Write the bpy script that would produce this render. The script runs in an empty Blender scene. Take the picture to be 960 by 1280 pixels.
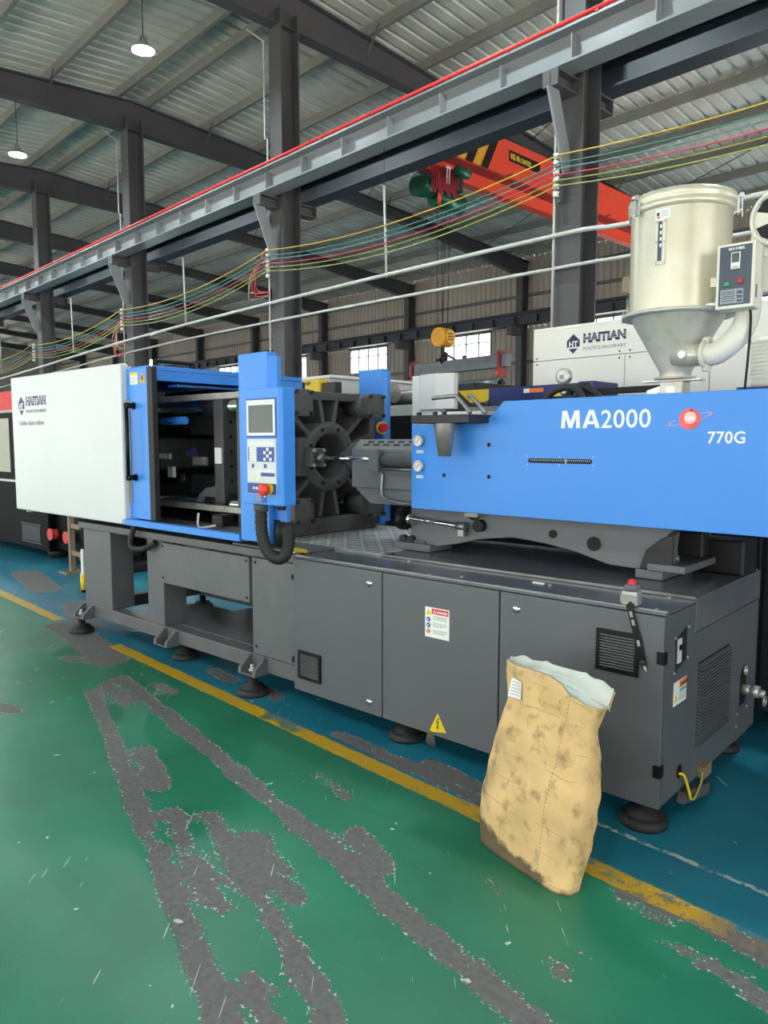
import bpy, bmesh, math, random
from math import sin, cos, pi, radians, sqrt
from mathutils import Vector, Matrix
random.seed(7)
scene = bpy.context.scene
col = scene.collection

# ------------------------------------------------------------------ camera, world, exposure
cam_data = bpy.data.cameras.new('camera')
cam = bpy.data.objects.new('camera', cam_data); col.objects.link(cam)
cam.location = (0, 0, 1.6)
cam.rotation_euler = (radians(90 - 5.5), 0, radians(46.3))
cam_data.sensor_fit = 'HORIZONTAL'; cam_data.sensor_width = 36.0
cam_data.lens = 925 / 960 * 36.0
cam_data.clip_end = 300
scene.camera = cam

world = bpy.data.worlds.new('overcast_sky'); scene.world = world
world.use_nodes = True
bg = world.node_tree.nodes['Background']
bg.inputs[0].default_value = (1.0, 0.99, 0.96, 1)
bg.inputs[1].default_value = 2.2
LAMP = 420.0
sun_data = bpy.data.lights.new('sun', 'SUN'); sun_data.energy = 20.0; sun_data.angle = radians(1.5); sun_data.color = (1, .96, .9)
sun = bpy.data.objects.new('sun', sun_data); col.objects.link(sun)
sun.location = (0, 40, 60)
sun.rotation_euler = Vector((-.12, -.42, -.9)).to_track_quat('-Z', 'Y').to_euler()   # high sun from behind the hall, lighting the front yard


scene.view_settings.view_transform = 'Standard'
scene.view_settings.look = 'None'
scene.view_settings.gamma = 1.0
scene.view_settings.use_curve_mapping = False
scene.view_settings.exposure = 0.5

# ------------------------------------------------------------------ materials
def s2l(c):
    return tuple(((v / 255) / 12.92 if v / 255 <= .04045 else ((v / 255 + .055) / 1.055) ** 2.4) for v in c)

MATS = {}
def mat(name, rgb, rough=.5, metal=0, var=.08, scale=6, bump=0, bscale=60, spec=.5, coat=0, dirt=None, dirt_amt=.5, aniso=None):
    m = bpy.data.materials.new(name); m.use_nodes = True
    nt = m.node_tree; N = nt.nodes; L = nt.links
    b = N['Principled BSDF']
    c = s2l(rgb)
    b.inputs['Roughness'].default_value = rough
    b.inputs['Metallic'].default_value = metal
    b.inputs['Specular IOR Level'].default_value = spec
    b.inputs['Coat Weight'].default_value = coat
    tc = N.new('ShaderNodeTexCoord')
    if var > 0 or dirt:
        nz = N.new('ShaderNodeTexNoise'); nz.inputs['Scale'].default_value = scale
        nz.inputs['Detail'].default_value = 5
        L.new(tc.outputs['Object'], nz.inputs['Vector'])
        cr = N.new('ShaderNodeValToRGB')
        cr.color_ramp.elements[0].position = .3; cr.color_ramp.elements[1].position = .7
        cr.color_ramp.elements[0].color = tuple(v * (1 - var) for v in c) + (1,)
        cr.color_ramp.elements[1].color = tuple(min(1, v * (1 + var)) for v in c) + (1,)
        L.new(nz.outputs['Fac'], cr.inputs['Fac'])
        out = cr.outputs['Color']
        if dirt:
            n2 = N.new('ShaderNodeTexNoise'); n2.inputs['Scale'].default_value = scale * 2.7; n2.inputs['Detail'].default_value = 8
            L.new(tc.outputs['Object'], n2.inputs['Vector'])
            r2 = N.new('ShaderNodeValToRGB')
            r2.color_ramp.elements[0].position = .52; r2.color_ramp.elements[1].position = .72
            r2.color_ramp.elements[0].color = (0, 0, 0, 1); r2.color_ramp.elements[1].color = (dirt_amt,) * 3 + (1,)
            L.new(n2.outputs['Fac'], r2.inputs['Fac'])
            mx = N.new('ShaderNodeMix'); mx.data_type = 'RGBA'
            L.new(r2.outputs['Color'], mx.inputs['Factor'])
            L.new(out, mx.inputs['A']); mx.inputs['B'].default_value = s2l(dirt) + (1,)
            out = mx.outputs['Result']
        L.new(out, b.inputs['Base Color'])
    else:
        b.inputs['Base Color'].default_value = c + (1,)
    if bump:
        nb = N.new('ShaderNodeTexNoise'); nb.inputs['Scale'].default_value = bscale; nb.inputs['Detail'].default_value = 4
        L.new(tc.outputs['Object'], nb.inputs['Vector'])
        bp = N.new('ShaderNodeBump'); bp.inputs['Strength'].default_value = bump; bp.inputs['Distance'].default_value = .01
        L.new(nb.outputs['Fac'], bp.inputs['Height']); L.new(bp.outputs['Normal'], b.inputs['Normal'])
    MATS[name] = m
    return m

def emis(name, rgb, strength):
    m = bpy.data.materials.new(name); m.use_nodes = True
    nt = m.node_tree; nt.nodes.clear()
    e = nt.nodes.new('ShaderNodeEmission'); e.inputs[0].default_value = s2l(rgb) + (1,); e.inputs[1].default_value = strength
    o = nt.nodes.new('ShaderNodeOutputMaterial'); nt.links.new(e.outputs[0], o.inputs[0])
    MATS[name] = m
    return m

def glassy(name, tint, mixf, rough=.05):
    m = bpy.data.materials.new(name); m.use_nodes = True
    nt = m.node_tree; nt.nodes.clear(); N = nt.nodes
    t = N.new('ShaderNodeBsdfTransparent'); t.inputs[0].default_value = tint + (1,)
    g = N.new('ShaderNodeBsdfGlossy'); g.inputs['Roughness'].default_value = rough
    mx = N.new('ShaderNodeMixShader'); mx.inputs[0].default_value = mixf
    o = N.new('ShaderNodeOutputMaterial')
    nt.links.new(t.outputs[0], mx.inputs[1]); nt.links.new(g.outputs[0], mx.inputs[2]); nt.links.new(mx.outputs[0], o.inputs[0])
    MATS[name] = m
    return m

mat('blue', (62, 142, 232), .38, var=.03, scale=2, spec=.45)
mat('blue_shaded', (40, 92, 170), .4, var=.05)  # darker copy of the blue, shade under the clamp cover put in
mat('navy', (24, 40, 108), .35, var=.08)
mat('white_paint', (214, 218, 220), .38, var=.02, scale=1.5)
mat('cream_paint', (243, 243, 236), .45, var=.03, scale=2)
mat('grey_base', (96, 98, 101), .38, var=.07, scale=3, dirt=(122, 122, 122), dirt_amt=.22)
mat('grey_cabinet', (93, 96, 101), .36, var=.05, scale=2, bump=.05, bscale=350)
mat('grey_sill', (98, 102, 110), .2, var=.1, scale=4, dirt=(120, 120, 122), dirt_amt=.25)
mat('cast_grey', (84, 84, 85), .55, var=.12, scale=5, bump=.15, bscale=120, dirt=(58, 52, 48), dirt_amt=.4)
mat('cast_light', (104, 108, 112), .5, var=.08, scale=5, bump=.12, bscale=120)
mat('steel', (150, 150, 148), .35, .85, var=.15, scale=8)
mat('steel_bar', (150, 146, 140), .42, .5, var=.2, scale=10, dirt=(92, 80, 68), dirt_amt=.4)
mat('chrome', (215, 218, 220), .12, 1, var=.03)
mat('zinc', (196, 198, 196), .35, .7, var=.15, scale=20)
mat('black', (11, 11, 13), .45, var=.15, spec=.3)
mat('black_paint', (9, 10, 12), .6, var=.15, spec=.12)
mat('black_rubber', (30, 30, 32), .6, var=.2, scale=14)
mat('dark_steel', (46, 46, 48), .5, .3, var=.2, scale=6)
mat('dark_panel', (34, 37, 44), .45, var=.1)
mat('recess_shade', (18, 17, 17), .7, var=.3)  # near-black standing for the shade inside holes, slots and gaps
mat('tread', (172, 174, 174), .32, .3, var=.18, scale=9)
mat('tread_bar', (246, 246, 244), .4, .1, var=.12, scale=9)
mat('hopper_steel', (214, 210, 192), .3, .35, var=.07, scale=3, dirt=(196, 188, 150), dirt_amt=.3)
mat('hopper_cone', (200, 197, 184), .34, .35, var=.1, scale=6, dirt=(150, 146, 134), dirt_amt=.4)
mat('hose_white', (222, 220, 208), .5, var=.06, scale=10)
mat('box_ivory', (226, 224, 210), .4, var=.03)
mat('panel_slate', (62, 76, 92), .35, var=.05)
mat('white_print', (240, 242, 242), .5, var=0)
mat('logo_blue', (28, 62, 108), .5, var=0)
mat('logo_navy', (36, 44, 84), .5, var=0)
mat('print_grey', (150, 156, 158), .5, var=0)
mat('print_dark', (56, 60, 66), .5, var=0)
mat('planet_red', (232, 92, 96), .45, var=.25, scale=12)
mat('planet_pink', (250, 196, 192), .45, var=.05)
mat('ring_pink', (238, 120, 150), .45, var=0)
mat('yellow', (236, 202, 30), .45, var=.05)
mat('yellow_deep', (222, 166, 40), .45, var=.1)
mat('label_white', (236, 238, 234), .5, var=.03)
mat('label_red', (214, 48, 56), .5, var=.03)
mat('label_orange', (236, 128, 44), .5, var=.03)
mat('label_blue', (40, 84, 150), .5, var=.03)
mat('label_cyan', (90, 170, 205), .5, var=.03)
mat('key_blue', (28, 66, 150), .4, var=.05)
mat('key_grey', (206, 212, 216), .45, var=.05)
mat('bezel', (216, 222, 226), .35, var=.03)
mat('screen', (62, 72, 66), .12, var=.1, scale=3)
mat('red_button', (226, 60, 36), .35, var=.05)
mat('red_bright', (210, 30, 40), .4, var=.05)
mat('green_button', (40, 160, 110), .35, var=.05)
mat('crane_red', (232, 70, 44), .42, var=.05, scale=1.5)
mat('crane_red_dark', (150, 36, 26), .5, var=.1)
mat('hoist_green', (20, 88, 70), .35, .2, var=.12, scale=5)
mat('festoon_red', (150, 30, 44), .5, var=.1)
mat('hook_yellow', (238, 170, 44), .4, var=.08)
mat('steel_grey_paint', (96, 98, 102), .5, var=.08, scale=1.2)
mat('steel_col', (76, 75, 78), .5, var=.08, scale=1.0)
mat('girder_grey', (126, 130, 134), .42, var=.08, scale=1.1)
mat('girder_shaded', (50, 55, 66), .45, var=.1, scale=1.1)  # backlit copy of the girder grey, shade put into the colour
mat('rafter_grey', (72, 70, 75), .55, var=.08, scale=1)
mat('purlin_zinc', (128, 127, 122), .5, .1, var=.12, scale=2)
mat('roof_zinc', (206, 204, 196), .5, .1, var=.1, scale=1.2)
mat('wall_sheet', (172, 163, 152), .6, var=.08, scale=.8)
mat('rail_red', (214, 44, 44), .4, var=.1)
mat('pipe_grey', (196, 198, 194), .45, .2, var=.08)
mat('wire_yellow', (206, 178, 64), .5, var=0)
mat('wire_green', (60, 130, 112), .5, var=0)
mat('wire_red', (188, 66, 84), .5, var=0)
mat('wire_teal', (96, 138, 140), .5, var=0)
mat('wire_olive', (150, 152, 70), .5, var=0)
mat('wire_lime', (158, 170, 92), .5, var=0)
mat('kraft', (214, 184, 132), .75, var=.14, scale=5, bump=.25, bscale=26, dirt=(120, 98, 66), dirt_amt=.35)
mat('kraft_dirt', (72, 62, 48), .8, var=.3, scale=20)
mat('liner', (206, 212, 204), .4, var=.1, scale=12, bump=.3, bscale=30)
mat('brick_wall', (190, 186, 178), .8, var=.06)
mat('yard_bounce', (205, 204, 198), .9, var=.1)  # unseen yard, made pale to bounce daylight onto the ceiling
mat('tan_post', (136, 122, 96), .6, var=.1)
mat('socket_red', (222, 62, 66), .4, var=.05)
mat('banner_red', (222, 44, 48), .55, var=.08)
mat('pale_concrete', (168, 172, 170), .7, var=.1)
mat('light_box', (150, 156, 154), .6, var=.1)
mat('olive_panel', (178, 176, 160), .5, var=.06)
mat('pipe_steel', (108, 116, 122), .35, .3, var=.1)
emis('lamp_glow', (236, 252, 255), LAMP)
glassy('pane_glass', (.95, .98, 1.0), .06)
glassy('tape_clear', (.75, .78, .78), .25, .2)

# ------------------------------------------------------------------ mesh helpers
class MB:
    def __init__(s): s.v = []; s.f = []; s.sm = []; s.mi = []; s.cur = 0
    def face(s, idx, smooth=False): s.f.append(tuple(idx)); s.sm.append(smooth); s.mi.append(s.cur)
    def add(s, vs):
        n = len(s.v); s.v.extend([tuple(p) for p in vs]); return n
    def box(s, x0, x1, y0, y1, z0, z1):
        n = s.add([(x0, y0, z0), (x1, y0, z0), (x1, y1, z0), (x0, y1, z0), (x0, y0, z1), (x1, y0, z1), (x1, y1, z1), (x0, y1, z1)])
        for q in ((0, 3, 2, 1), (4, 5, 6, 7), (0, 1, 5, 4), (1, 2, 6, 5), (2, 3, 7, 6), (3, 0, 4, 7)): s.face([n + i for i in q])
        return s
    def bar(s, p0, p1, w, h, up=(0, 0, 1)):
        p0 = Vector(p0); p1 = Vector(p1); d = (p1 - p0).normalized(); u = Vector(up)
        r = d.cross(u)
        if r.length < 1e-4: r = d.cross(Vector((1, 0, 0)))
        r.normalize(); u = r.cross(d).normalized()
        vs = []
        for p in (p0, p1):
            for a, b in ((-1, -1), (1, -1), (1, 1), (-1, 1)): vs.append(p + r * a * w / 2 + u * b * h / 2)
        n = s.add(vs)
        for q in ((0, 1, 2, 3), (7, 6, 5, 4), (0, 4, 5, 1), (1, 5, 6, 2), (2, 6, 7, 3), (3, 7, 4, 0)): s.face([n + i for i in q])
        return s
    def cyl(s, p0, p1, r, n=16, r2=None, caps=True):
        p0 = Vector(p0); p1 = Vector(p1); d = (p1 - p0).normalized()
        a = d.orthogonal().normalized(); b = d.cross(a); r2 = r if r2 is None else r2
        vs = []
        for p, rr in ((p0, r), (p1, r2)):
            for i in range(n):
                t = 2 * pi * i / n; vs.append(p + a * cos(t) * rr + b * sin(t) * rr)
        k = s.add(vs)
        for i in range(n):
            j = (i + 1) % n; s.face((k + i, k + j, k + n + j, k + n + i), True)
        if caps:
            s.face([k + i for i in range(n)][::-1]); s.face([k + n + i for i in range(n)])
        return s
    def lathe(s, prof, center, axis='z', n=32, closed=False, a0=0, a1=2 * pi):
        """prof: (r, h) list"""
        c = Vector(center); full = abs(a1 - a0 - 2 * pi) < 1e-6
        m = n if full else n + 1
        k = len(s.v)
        for r, h in prof:
            for i in range(m):
                t = a0 + (a1 - a0) * i / n
                if axis == 'z': p = (c.x + r * cos(t), c.y + r * sin(t), c.z + h)
                elif axis == 'x': p = (c.x + h, c.y + r * cos(t), c.z + r * sin(t))
                else: p = (c.x + r * cos(t), c.y + h, c.z + r * sin(t))
                s.v.append(p)
        P = len(prof)
        rng = range(P) if closed else range(P - 1)
        for q in rng:
            q2 = (q + 1) % P
            for i in range(n):
                j = (i + 1) % m if full else i + 1
                s.face((k + q * m + i, k + q * m + j, k + q2 * m + j, k + q2 * m + i), True)
        return s
    def tube(s, pts, r, n=8, caps=True):
        pts = [Vector(p) for p in pts]
        k = len(s.v); prev = None
        for i, p in enumerate(pts):
            if i == 0: d = pts[1] - p
            elif i == len(pts) - 1: d = p - pts[i - 1]
            else: d = pts[i + 1] - pts[i - 1]
            d.normalize()
            a = d.orthogonal().normalized() if prev is None else (prev - d * prev.dot(d)).normalized()
            prev = a; b = d.cross(a)
            rr = r[i] if isinstance(r, (list, tuple)) else r
            for j in range(n):
                t = 2 * pi * j / n; s.v.append(tuple(p + a * cos(t) * rr + b * sin(t) * rr))
        for i in range(len(pts) - 1):
            for j in range(n):
                q = (j + 1) % n
                s.face((k + i * n + j, k + i * n + q, k + (i + 1) * n + q, k + (i + 1) * n + j), True)
        if caps:
            s.face([k + j for j in range(n)][::-1]); s.face([k + (len(pts) - 1) * n + j for j in range(n)])
        return s
    def prism(s, poly, plane, a, b):
        """poly 2d list; plane 'xz' extruded along y from a to b, 'yz' along x, 'xy' along z"""
        def P(p, h):
            if plane == 'xz': return (p[0], h, p[1])
            if plane == 'yz': return (h, p[0], p[1])
            return (p[0], p[1], h)
        m = len(poly)
        k = s.add([P(p, a) for p in poly] + [P(p, b) for p in poly])
        s.face([k + i for i in range(m)]); s.face([k + m + i for i in range(m)][::-1])
        for i in range(m):
            j = (i + 1) % m; s.face((k + i, k + m + i, k + m + j, k + j))
        return s
    def sphere(s, c, r, n=16, m=10):
        return s.lathe([(max(1e-4, r * sin(pi * i / m)), -r * cos(pi * i / m)) for i in range(m + 1)], c, 'z', n)
    def mesh(s, name, mats, bev=0):
        me = bpy.data.meshes.new(name)
        me.from_pydata(s.v, [], s.f)
        for i, p in enumerate(me.polygons): p.use_smooth = s.sm[i]; p.material_index = s.mi[i]
        bm = bmesh.new(); bm.from_mesh(me); bmesh.ops.recalc_face_normals(bm, faces=bm.faces); bm.to_mesh(me); bm.free()
        if not isinstance(mats, (list, tuple)): mats = [mats]
        for m in mats: me.materials.append(MATS[m])
        return me
    def build(s, name, mats, parent=None, bevel=0, seg=2):
        o = bpy.data.objects.new(name, s.mesh(name, mats)); col.objects.link(o)
        if parent is not None: o.parent = parent
        if bevel:
            b = o.modifiers.new('bevel', 'BEVEL'); b.width = bevel; b.segments = seg; b.limit_method = 'ANGLE'; b.angle_limit = radians(40)
            b.harden_normals = False
        return o

def place(name, me, parent=None, loc=(0, 0, 0), rot=(0, 0, 0)):
    o = bpy.data.objects.new(name, me); col.objects.link(o)
    o.location = loc; o.rotation_euler = rot
    if parent is not None: o.parent = parent
    return o
def tag(o, label, cat, group=None):
    o['label'] = label; o['category'] = cat
    if group: o['group'] = group
    return o
def thing(name, label, cat, loc=(0, 0, 0), rz=0, group=None):
    o = bpy.data.objects.new(name, None); col.objects.link(o)
    o.empty_display_size = .1
    o.location = loc; o.rotation_euler = (0, 0, rz)
    return tag(o, label, cat, group)
def structure(o, label=None):
    o['kind'] = 'structure'
    if label: o['label'] = label
    return o
def copy_tree(o, parent=None):
    c = o.copy(); col.objects.link(c)
    if parent is not None: c.parent = parent
    for ch in list(o.children): copy_tree(ch, c)
    return c

FRONT = (radians(90), 0, 0)            # text reading along +x, facing -y
SIDE = (radians(90), 0, radians(90))   # text reading along +y, facing +x
def text(name, body, size, loc, rot, m, parent, bold=0, width=1.0, shear=0, ext=.0008, spacing=1.0, align='LEFT'):
    cu = bpy.data.curves.new(name, 'FONT'); cu.body = body; cu.size = size
    cu.offset = bold; cu.extrude = ext; cu.shear = shear; cu.space_character = spacing
    cu.resolution_u = 3; cu.align_x = align
    t = bpy.data.objects.new('tmp', cu); col.objects.link(t)
    dg = bpy.context.evaluated_depsgraph_get(); dg.update()
    me = bpy.data.meshes.new_from_object(t.evaluated_get(dg)); me.name = name
    bpy.data.objects.remove(t); 
    me.materials.clear(); me.materials.append(MATS[m])
    o = place(name, me, parent, loc, rot); o.scale = (width, 1, 1)
    return o

def cat_curve(p0, p1, sag, n=14):
    p0 = Vector(p0); p1 = Vector(p1)
    return [p0.lerp(p1, i / n) - Vector((0, 0, sag * 4 * (i / n) * (1 - i / n))) for i in range(n + 1)]
def smooth_path(pts, n=6):
    P = [Vector(p) for p in pts]; out = []
    for i in range(len(P) - 1):
        a = P[max(i - 1, 0)]; b = P[i]; c = P[i + 1]; d = P[min(i + 2, len(P) - 1)]
        for k in range(n):
            t = k / n
            out.append(.5 * ((2 * b) + (c - a) * t + (2 * a - 5 * b + 4 * c - d) * t * t + (3 * b - a - 3 * c + d) * t ** 3))
    out.append(P[-1]); return out
# ------------------------------------------------------------------ floor
def floor_material():
    m = bpy.data.materials.new('painted_floor'); m.use_nodes = True
    nt = m.node_tree; N = nt.nodes; L = nt.links
    b = N['Principled BSDF']
    geo = N.new('ShaderNodeNewGeometry')
    def math(op, a, bb=None, clamp=False):
        n = N.new('ShaderNodeMath'); n.operation = op; n.use_clamp = clamp
        for i, v in enumerate((a, bb)):
            if v is None: continue
            if isinstance(v, (int, float)): n.inputs[i].default_value = v
            else: L.new(v, n.inputs[i])
        return n.outputs[0]
    def noise(scale, detail=6, vec=None, rough=.6):
        n = N.new('ShaderNodeTexNoise'); n.inputs['Scale'].default_value = scale; n.inputs['Detail'].default_value = detail
        n.inputs['Roughness'].default_value = rough
        L.new(vec if vec is not None else geo.outputs['Position'], n.inputs['Vector'])
        return n
    def mixc(f, a, bcol):
        n = N.new('ShaderNodeMix'); n.data_type = 'RGBA'
        L.new(f, n.inputs['Factor']) if not isinstance(f, float) else None
        for v, k in ((a, 'A'), (bcol, 'B')):
            if isinstance(v, tuple): n.inputs[k].default_value = s2l(v) + (1,)
            else: L.new(v, n.inputs[k])
        return n.outputs['Result']
    def step(v, lo, hi):
        n = N.new('ShaderNodeMapRange'); n.inputs['From Min'].default_value = lo; n.inputs['From Max'].default_value = hi
        n.clamp = True
        L.new(v, n.inputs['Value']); return n.outputs['Result']
    sep = N.new('ShaderNodeSeparateXYZ'); L.new(geo.outputs['Position'], sep.inputs[0])
    X, Y = sep.outputs[0], sep.outputs[1]
    # distorted position for ragged borders
    wob = noise(9, 5)
    sub = N.new('ShaderNodeVectorMath'); sub.operation = 'SUBTRACT'
    L.new(wob.outputs['Color'], sub.inputs[0]); sub.inputs[1].default_value = (.5, .5, .5)
    scl = N.new('ShaderNodeVectorMath'); scl.operation = 'SCALE'; scl.inputs['Scale'].default_value = .11
    L.new(sub.outputs[0], scl.inputs[0])
    addv = N.new('ShaderNodeVectorMath'); addv.operation = 'ADD'
    L.new(geo.outputs['Position'], addv.inputs[0]); L.new(scl.outputs[0], addv.inputs[1])
    PW = addv.outputs[0]
    segs = []
    def chain(pts, r):
        for i in range(len(pts) - 1): segs.append((*pts[i], *pts[i + 1], r))
    chain([(-4.62, 1.84), (-3.42, 1.49), (-2.72, 1.29), (-2.03, 1.09), (-1.35, .9)], .042)
    chain([(-4.77, 2.08), (-4.2, 2.03), (-3.6, 1.94)], .055)
    chain([(-3.6, 1.94), (-2.94, 1.86), (-2.08, 1.75), (-1.56, 1.67), (-1.05, 1.6), (-.7, 1.52)], .05)
    chain([(-2.85, 1.45), (-2.28, 1.28), (-2.12, 1.26)], .042)
    chain([(-2.72, 1.56), (-2.18, 1.41), (-1.9, 1.34), (-1.3, 1.15)], .045)
    chain([(-2.45, 1.6), (-2.2, 1.56), (-1.98, 1.47)], .035)
    chain([(-2.4, 1.53), (-2.1, 1.45)], .04)
    chain([(-3.55, 1.66), (-3.08, 1.53)], .05)
    chain([(-1.78, 1.14), (-1.45, 1.06)], .035)
    chain([(-2.71, 2.13), (-2.43, 2.1)], .03)
    chain([(-2.2, 1.93), (-1.9, 1.82)], .045)
    chain([(-6.5, 2.33), (-5.9, 2.3), (-5.2, 2.2)], .13)
    chain([(-7.3, 2.75), (-6.3, 2.5)], .12)
    chain([(-4.48, 2.2), (-4.26, 2.2)], .04)
    chain([(-5.1, 1.2), (-4.62, 1.35)], .06)
    chain([(-4.75, 1.97), (-4.25, 1.9)], .045)
    chain([(-5.5, 2.02), (-5.35, 2.03)], .06)
    chain([(-1.2, 2.36), (-.95, 2.38), (-.7, 2.36), (-.3, 2.3)], .05)
    chain([(-1.2, 2.29), (-1.0, 2.28)], .02)
    chain([(-1.0, 2.2), (-.9, 2.2)], .02)
    chain([(-.86, 2.2), (-.6, 2.14), (-.3, 2.1)], .04)
    chain([(-3.0, 2.53), (-2.5, 2.52), (-1.9, 2.5)], .045)
    chain([(-2.4, 2.62), (-1.95, 2.58)], .05)
    chain([(-1.2, 1.86), (-1.12, 1.84)], .015)
    chain([(-1.15, 1.96), (-1.1, 1.95)], .012)
    chain([(-4.5, 2.62), (-4.2, 2.6)], .05)
    chain([(-3.9, 2.66), (-3.7, 2.62)], .05)
    chain([(-1.6, 2.05), (-1.52, 2.03)], .018)
    chain([(-9.5, 3.0), (-8.2, 2.8)], .16)
    at = N.new('ShaderNodeAttribute'); at.attribute_name = 'wear'
    d = math('ADD', at.outputs['Fac'], math('ADD', math('MULTIPLY', math('SUBTRACT', noise(9, 5).outputs['Fac'], .5), .09), math('ADD', math('MULTIPLY', math('SUBTRACT', noise(45, 3).outputs['Fac'], .5), .03), math('MULTIPLY', math('SUBTRACT', noise(3.2, 4).outputs['Fac'], .5), .07))))
    worn = step(math('MULTIPLY', d, -1.0), -.004, .004)
    # random small scars
    n1 = noise(2.2, 9, None, .72)
    scars = step(n1.outputs['Fac'], .665, .675)
    worn = math('MAXIMUM', worn, scars)
    # yellow line and blue bay
    ragged = math('ADD', Y, math('MULTIPLY', math('SUBTRACT', noise(14, 4).outputs['Fac'], .5), .03))
    blue_m = step(ragged, 2.395, 2.405)
    yel = math('MULTIPLY', step(ragged, 2.345, 2.352), math('SUBTRACT', 1.0, step(ragged, 2.445, 2.452)))
    # line is worn away along stretches
    ynoise = math('MAXIMUM', step(noise(1.3, 4).outputs['Fac'], .60, .63), math('MULTIPLY', step(noise(16, 5).outputs['Fac'], .52, .58), step(X, -2.6, -1.2)))
    gap = math('MULTIPLY', step(X, -6.75, -6.7), math('SUBTRACT', 1.0, step(X, -5.6, -5.55)))
    yel = math('MULTIPLY', yel, math('SUBTRACT', 1.0, math('MAXIMUM', math('MULTIPLY', ynoise, .8), gap)))
    yel = math('MULTIPLY', yel, math('SUBTRACT', 1.0, math('MULTIPLY', step(X, -1.0, -.85), .85)))
    nl = noise(1.1, 5)
    g = mixc(step(nl.outputs['Fac'], .3, .7), (16, 104, 76), (34, 130, 100))
    bl = mixc(step(nl.outputs['Fac'], .3, .7), (22, 102, 126), (40, 132, 156))
    c = mixc(blue_m, g, bl)
    # black tyre marks and smears
    st = N.new('ShaderNodeVectorMath'); st.operation = 'MULTIPLY'; L.new(geo.outputs['Position'], st.inputs[0]); st.inputs[1].default_value = (.8, 5, 1)
    smear = step(noise(1.6, 7, st.outputs[0]).outputs['Fac'], .55, .8)
    c = mixc(math('MULTIPLY', smear, .25), c, (58, 70, 66))
    gn = mixc(step(noise(40, 4).outputs['Fac'], .3, .7), (92, 90, 90), (116, 113, 112))
    c = mixc(worn, c, gn)
    c = mixc(yel, c, (198, 156, 28))
    # white chips and scratches
    v = N.new('ShaderNodeTexVoronoi'); v.inputs['Scale'].default_value = 7.0
    L.new(PW, v.inputs['Vector'])
    sz = noise(30, 3)
    chip = math('LESS_THAN', v.outputs['Distance'], math('MULTIPLY', math('SUBTRACT', sz.outputs['Fac'], .34), .34))
    pick = math('GREATER_THAN', noise(3.3, 3).outputs['Fac'], .47)
    chip = math('MULTIPLY', chip, pick)
    edge = math('MULTIPLY', step(math('ABSOLUTE', d), .012, .004), step(noise(70, 3).outputs['Fac'], .58, .62))
    specks = step(noise(120, 2).outputs['Fac'], .74, .76)
    rot = N.new('ShaderNodeVectorRotate'); rot.rotation_type = 'Z_AXIS'; rot.inputs['Angle'].default_value = .75; L.new(geo.outputs['Position'], rot.inputs['Vector'])
    sc2 = N.new('ShaderNodeVectorMath'); sc2.operation = 'MULTIPLY'; L.new(rot.outputs[0], sc2.inputs[0]); sc2.inputs[1].default_value = (2.0, 38, 1)
    scratch = step(noise(1.6, 2, sc2.outputs[0]).outputs['Fac'], .715, .73)
    chip = math('MAXIMUM', chip, math('MULTIPLY', scratch, .8))
    white = math('MAXIMUM', math('MAXIMUM', chip, edge), math('MULTIPLY', specks, .7))
    wl = math('MULTIPLY', math('LESS_THAN', math('ABSOLUTE', math('SUBTRACT', ragged, 2.70)), .012),
              math('MULTIPLY', step(X, -1.75, -1.7), step(noise(22, 3).outputs['Fac'], .4, .5)))
    white = math('MAXIMUM', white, math('MULTIPLY', wl, .8))
    c = mixc(white, c, (204, 206, 202))
    L.new(c, b.inputs['Base Color'])
    rg = math('ADD', math('MULTIPLY', worn, .3), math('ADD', .3, math('MULTIPLY', noise(4, 5).outputs['Fac'], .16)))
    L.new(rg, b.inputs['Roughness'])
    b.inputs['Specular IOR Level'].default_value = .5
    bp = N.new('ShaderNodeBump'); bp.inputs['Strength'].default_value = .25; bp.inputs['Distance'].default_value = .004
    hgt = math('ADD', math('MULTIPLY', worn, -.8), math('MULTIPLY', noise(18, 4).outputs['Fac'], .35))
    L.new(hgt, bp.inputs['Height']); L.new(bp.outputs['Normal'], b.inputs['Normal'])
    MATS['floor'] = m
    return segs
SEGS = floor_material()
XL, XR, YN, YF = -62.0, 10.0, -8.0, 23.0
def floor_mesh():
    # fine grid where the camera sees the worn paint; each vertex stores its distance to the nearest worn streak
    def span(a, b_, st): n = int(round((b_ - a) / st)); return [a + (b_ - a) * i / n for i in range(n + 1)]
    xs = [XL - .3, -40, -20] + span(-11, .5, .045) + [3, XR + .3]
    ys = [YN - .3, -2] + span(.2, 3.4, .045) + [8, YF + .3]
    mb = MB(); nx, ny = len(xs), len(ys)
    for y in ys:
        for x in xs: mb.v.append((x, y, 0))
    for j in range(ny - 1):
        for i in range(nx - 1): mb.face((j * nx + i, j * nx + i + 1, (j + 1) * nx + i + 1, (j + 1) * nx + i))
    o = mb.build('floor', 'floor')
    at = o.data.attributes.new('wear', 'FLOAT', 'POINT'); vals = []
    for x, y, z in mb.v:
        d = 1.0
        for ax, ay, bx, by, r in SEGS:
            if y < min(ay, by) - .5 or y > max(ay, by) + .5: continue
            ex, ey = bx - ax, by - ay; h = max(0, min(1, ((x - ax) * ex + (y - ay) * ey) / (ex * ex + ey * ey)))
            d = min(d, sqrt((x - ax - ex * h) ** 2 + (y - ay - ey * h) ** 2) - r)
        vals.append(d)
    at.data.foreach_set('value', vals)
    structure(o, 'green and blue painted concrete floor with worn grey streaks')
floor_mesh()
structure(MB().box(XL - 30, XR + 30, YN - 40, YF + 30, -.4, -.21).build('ground_outside', 'yard_bounce'), 'unseen yard paving outside the hall, made pale to bounce daylight')

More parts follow.
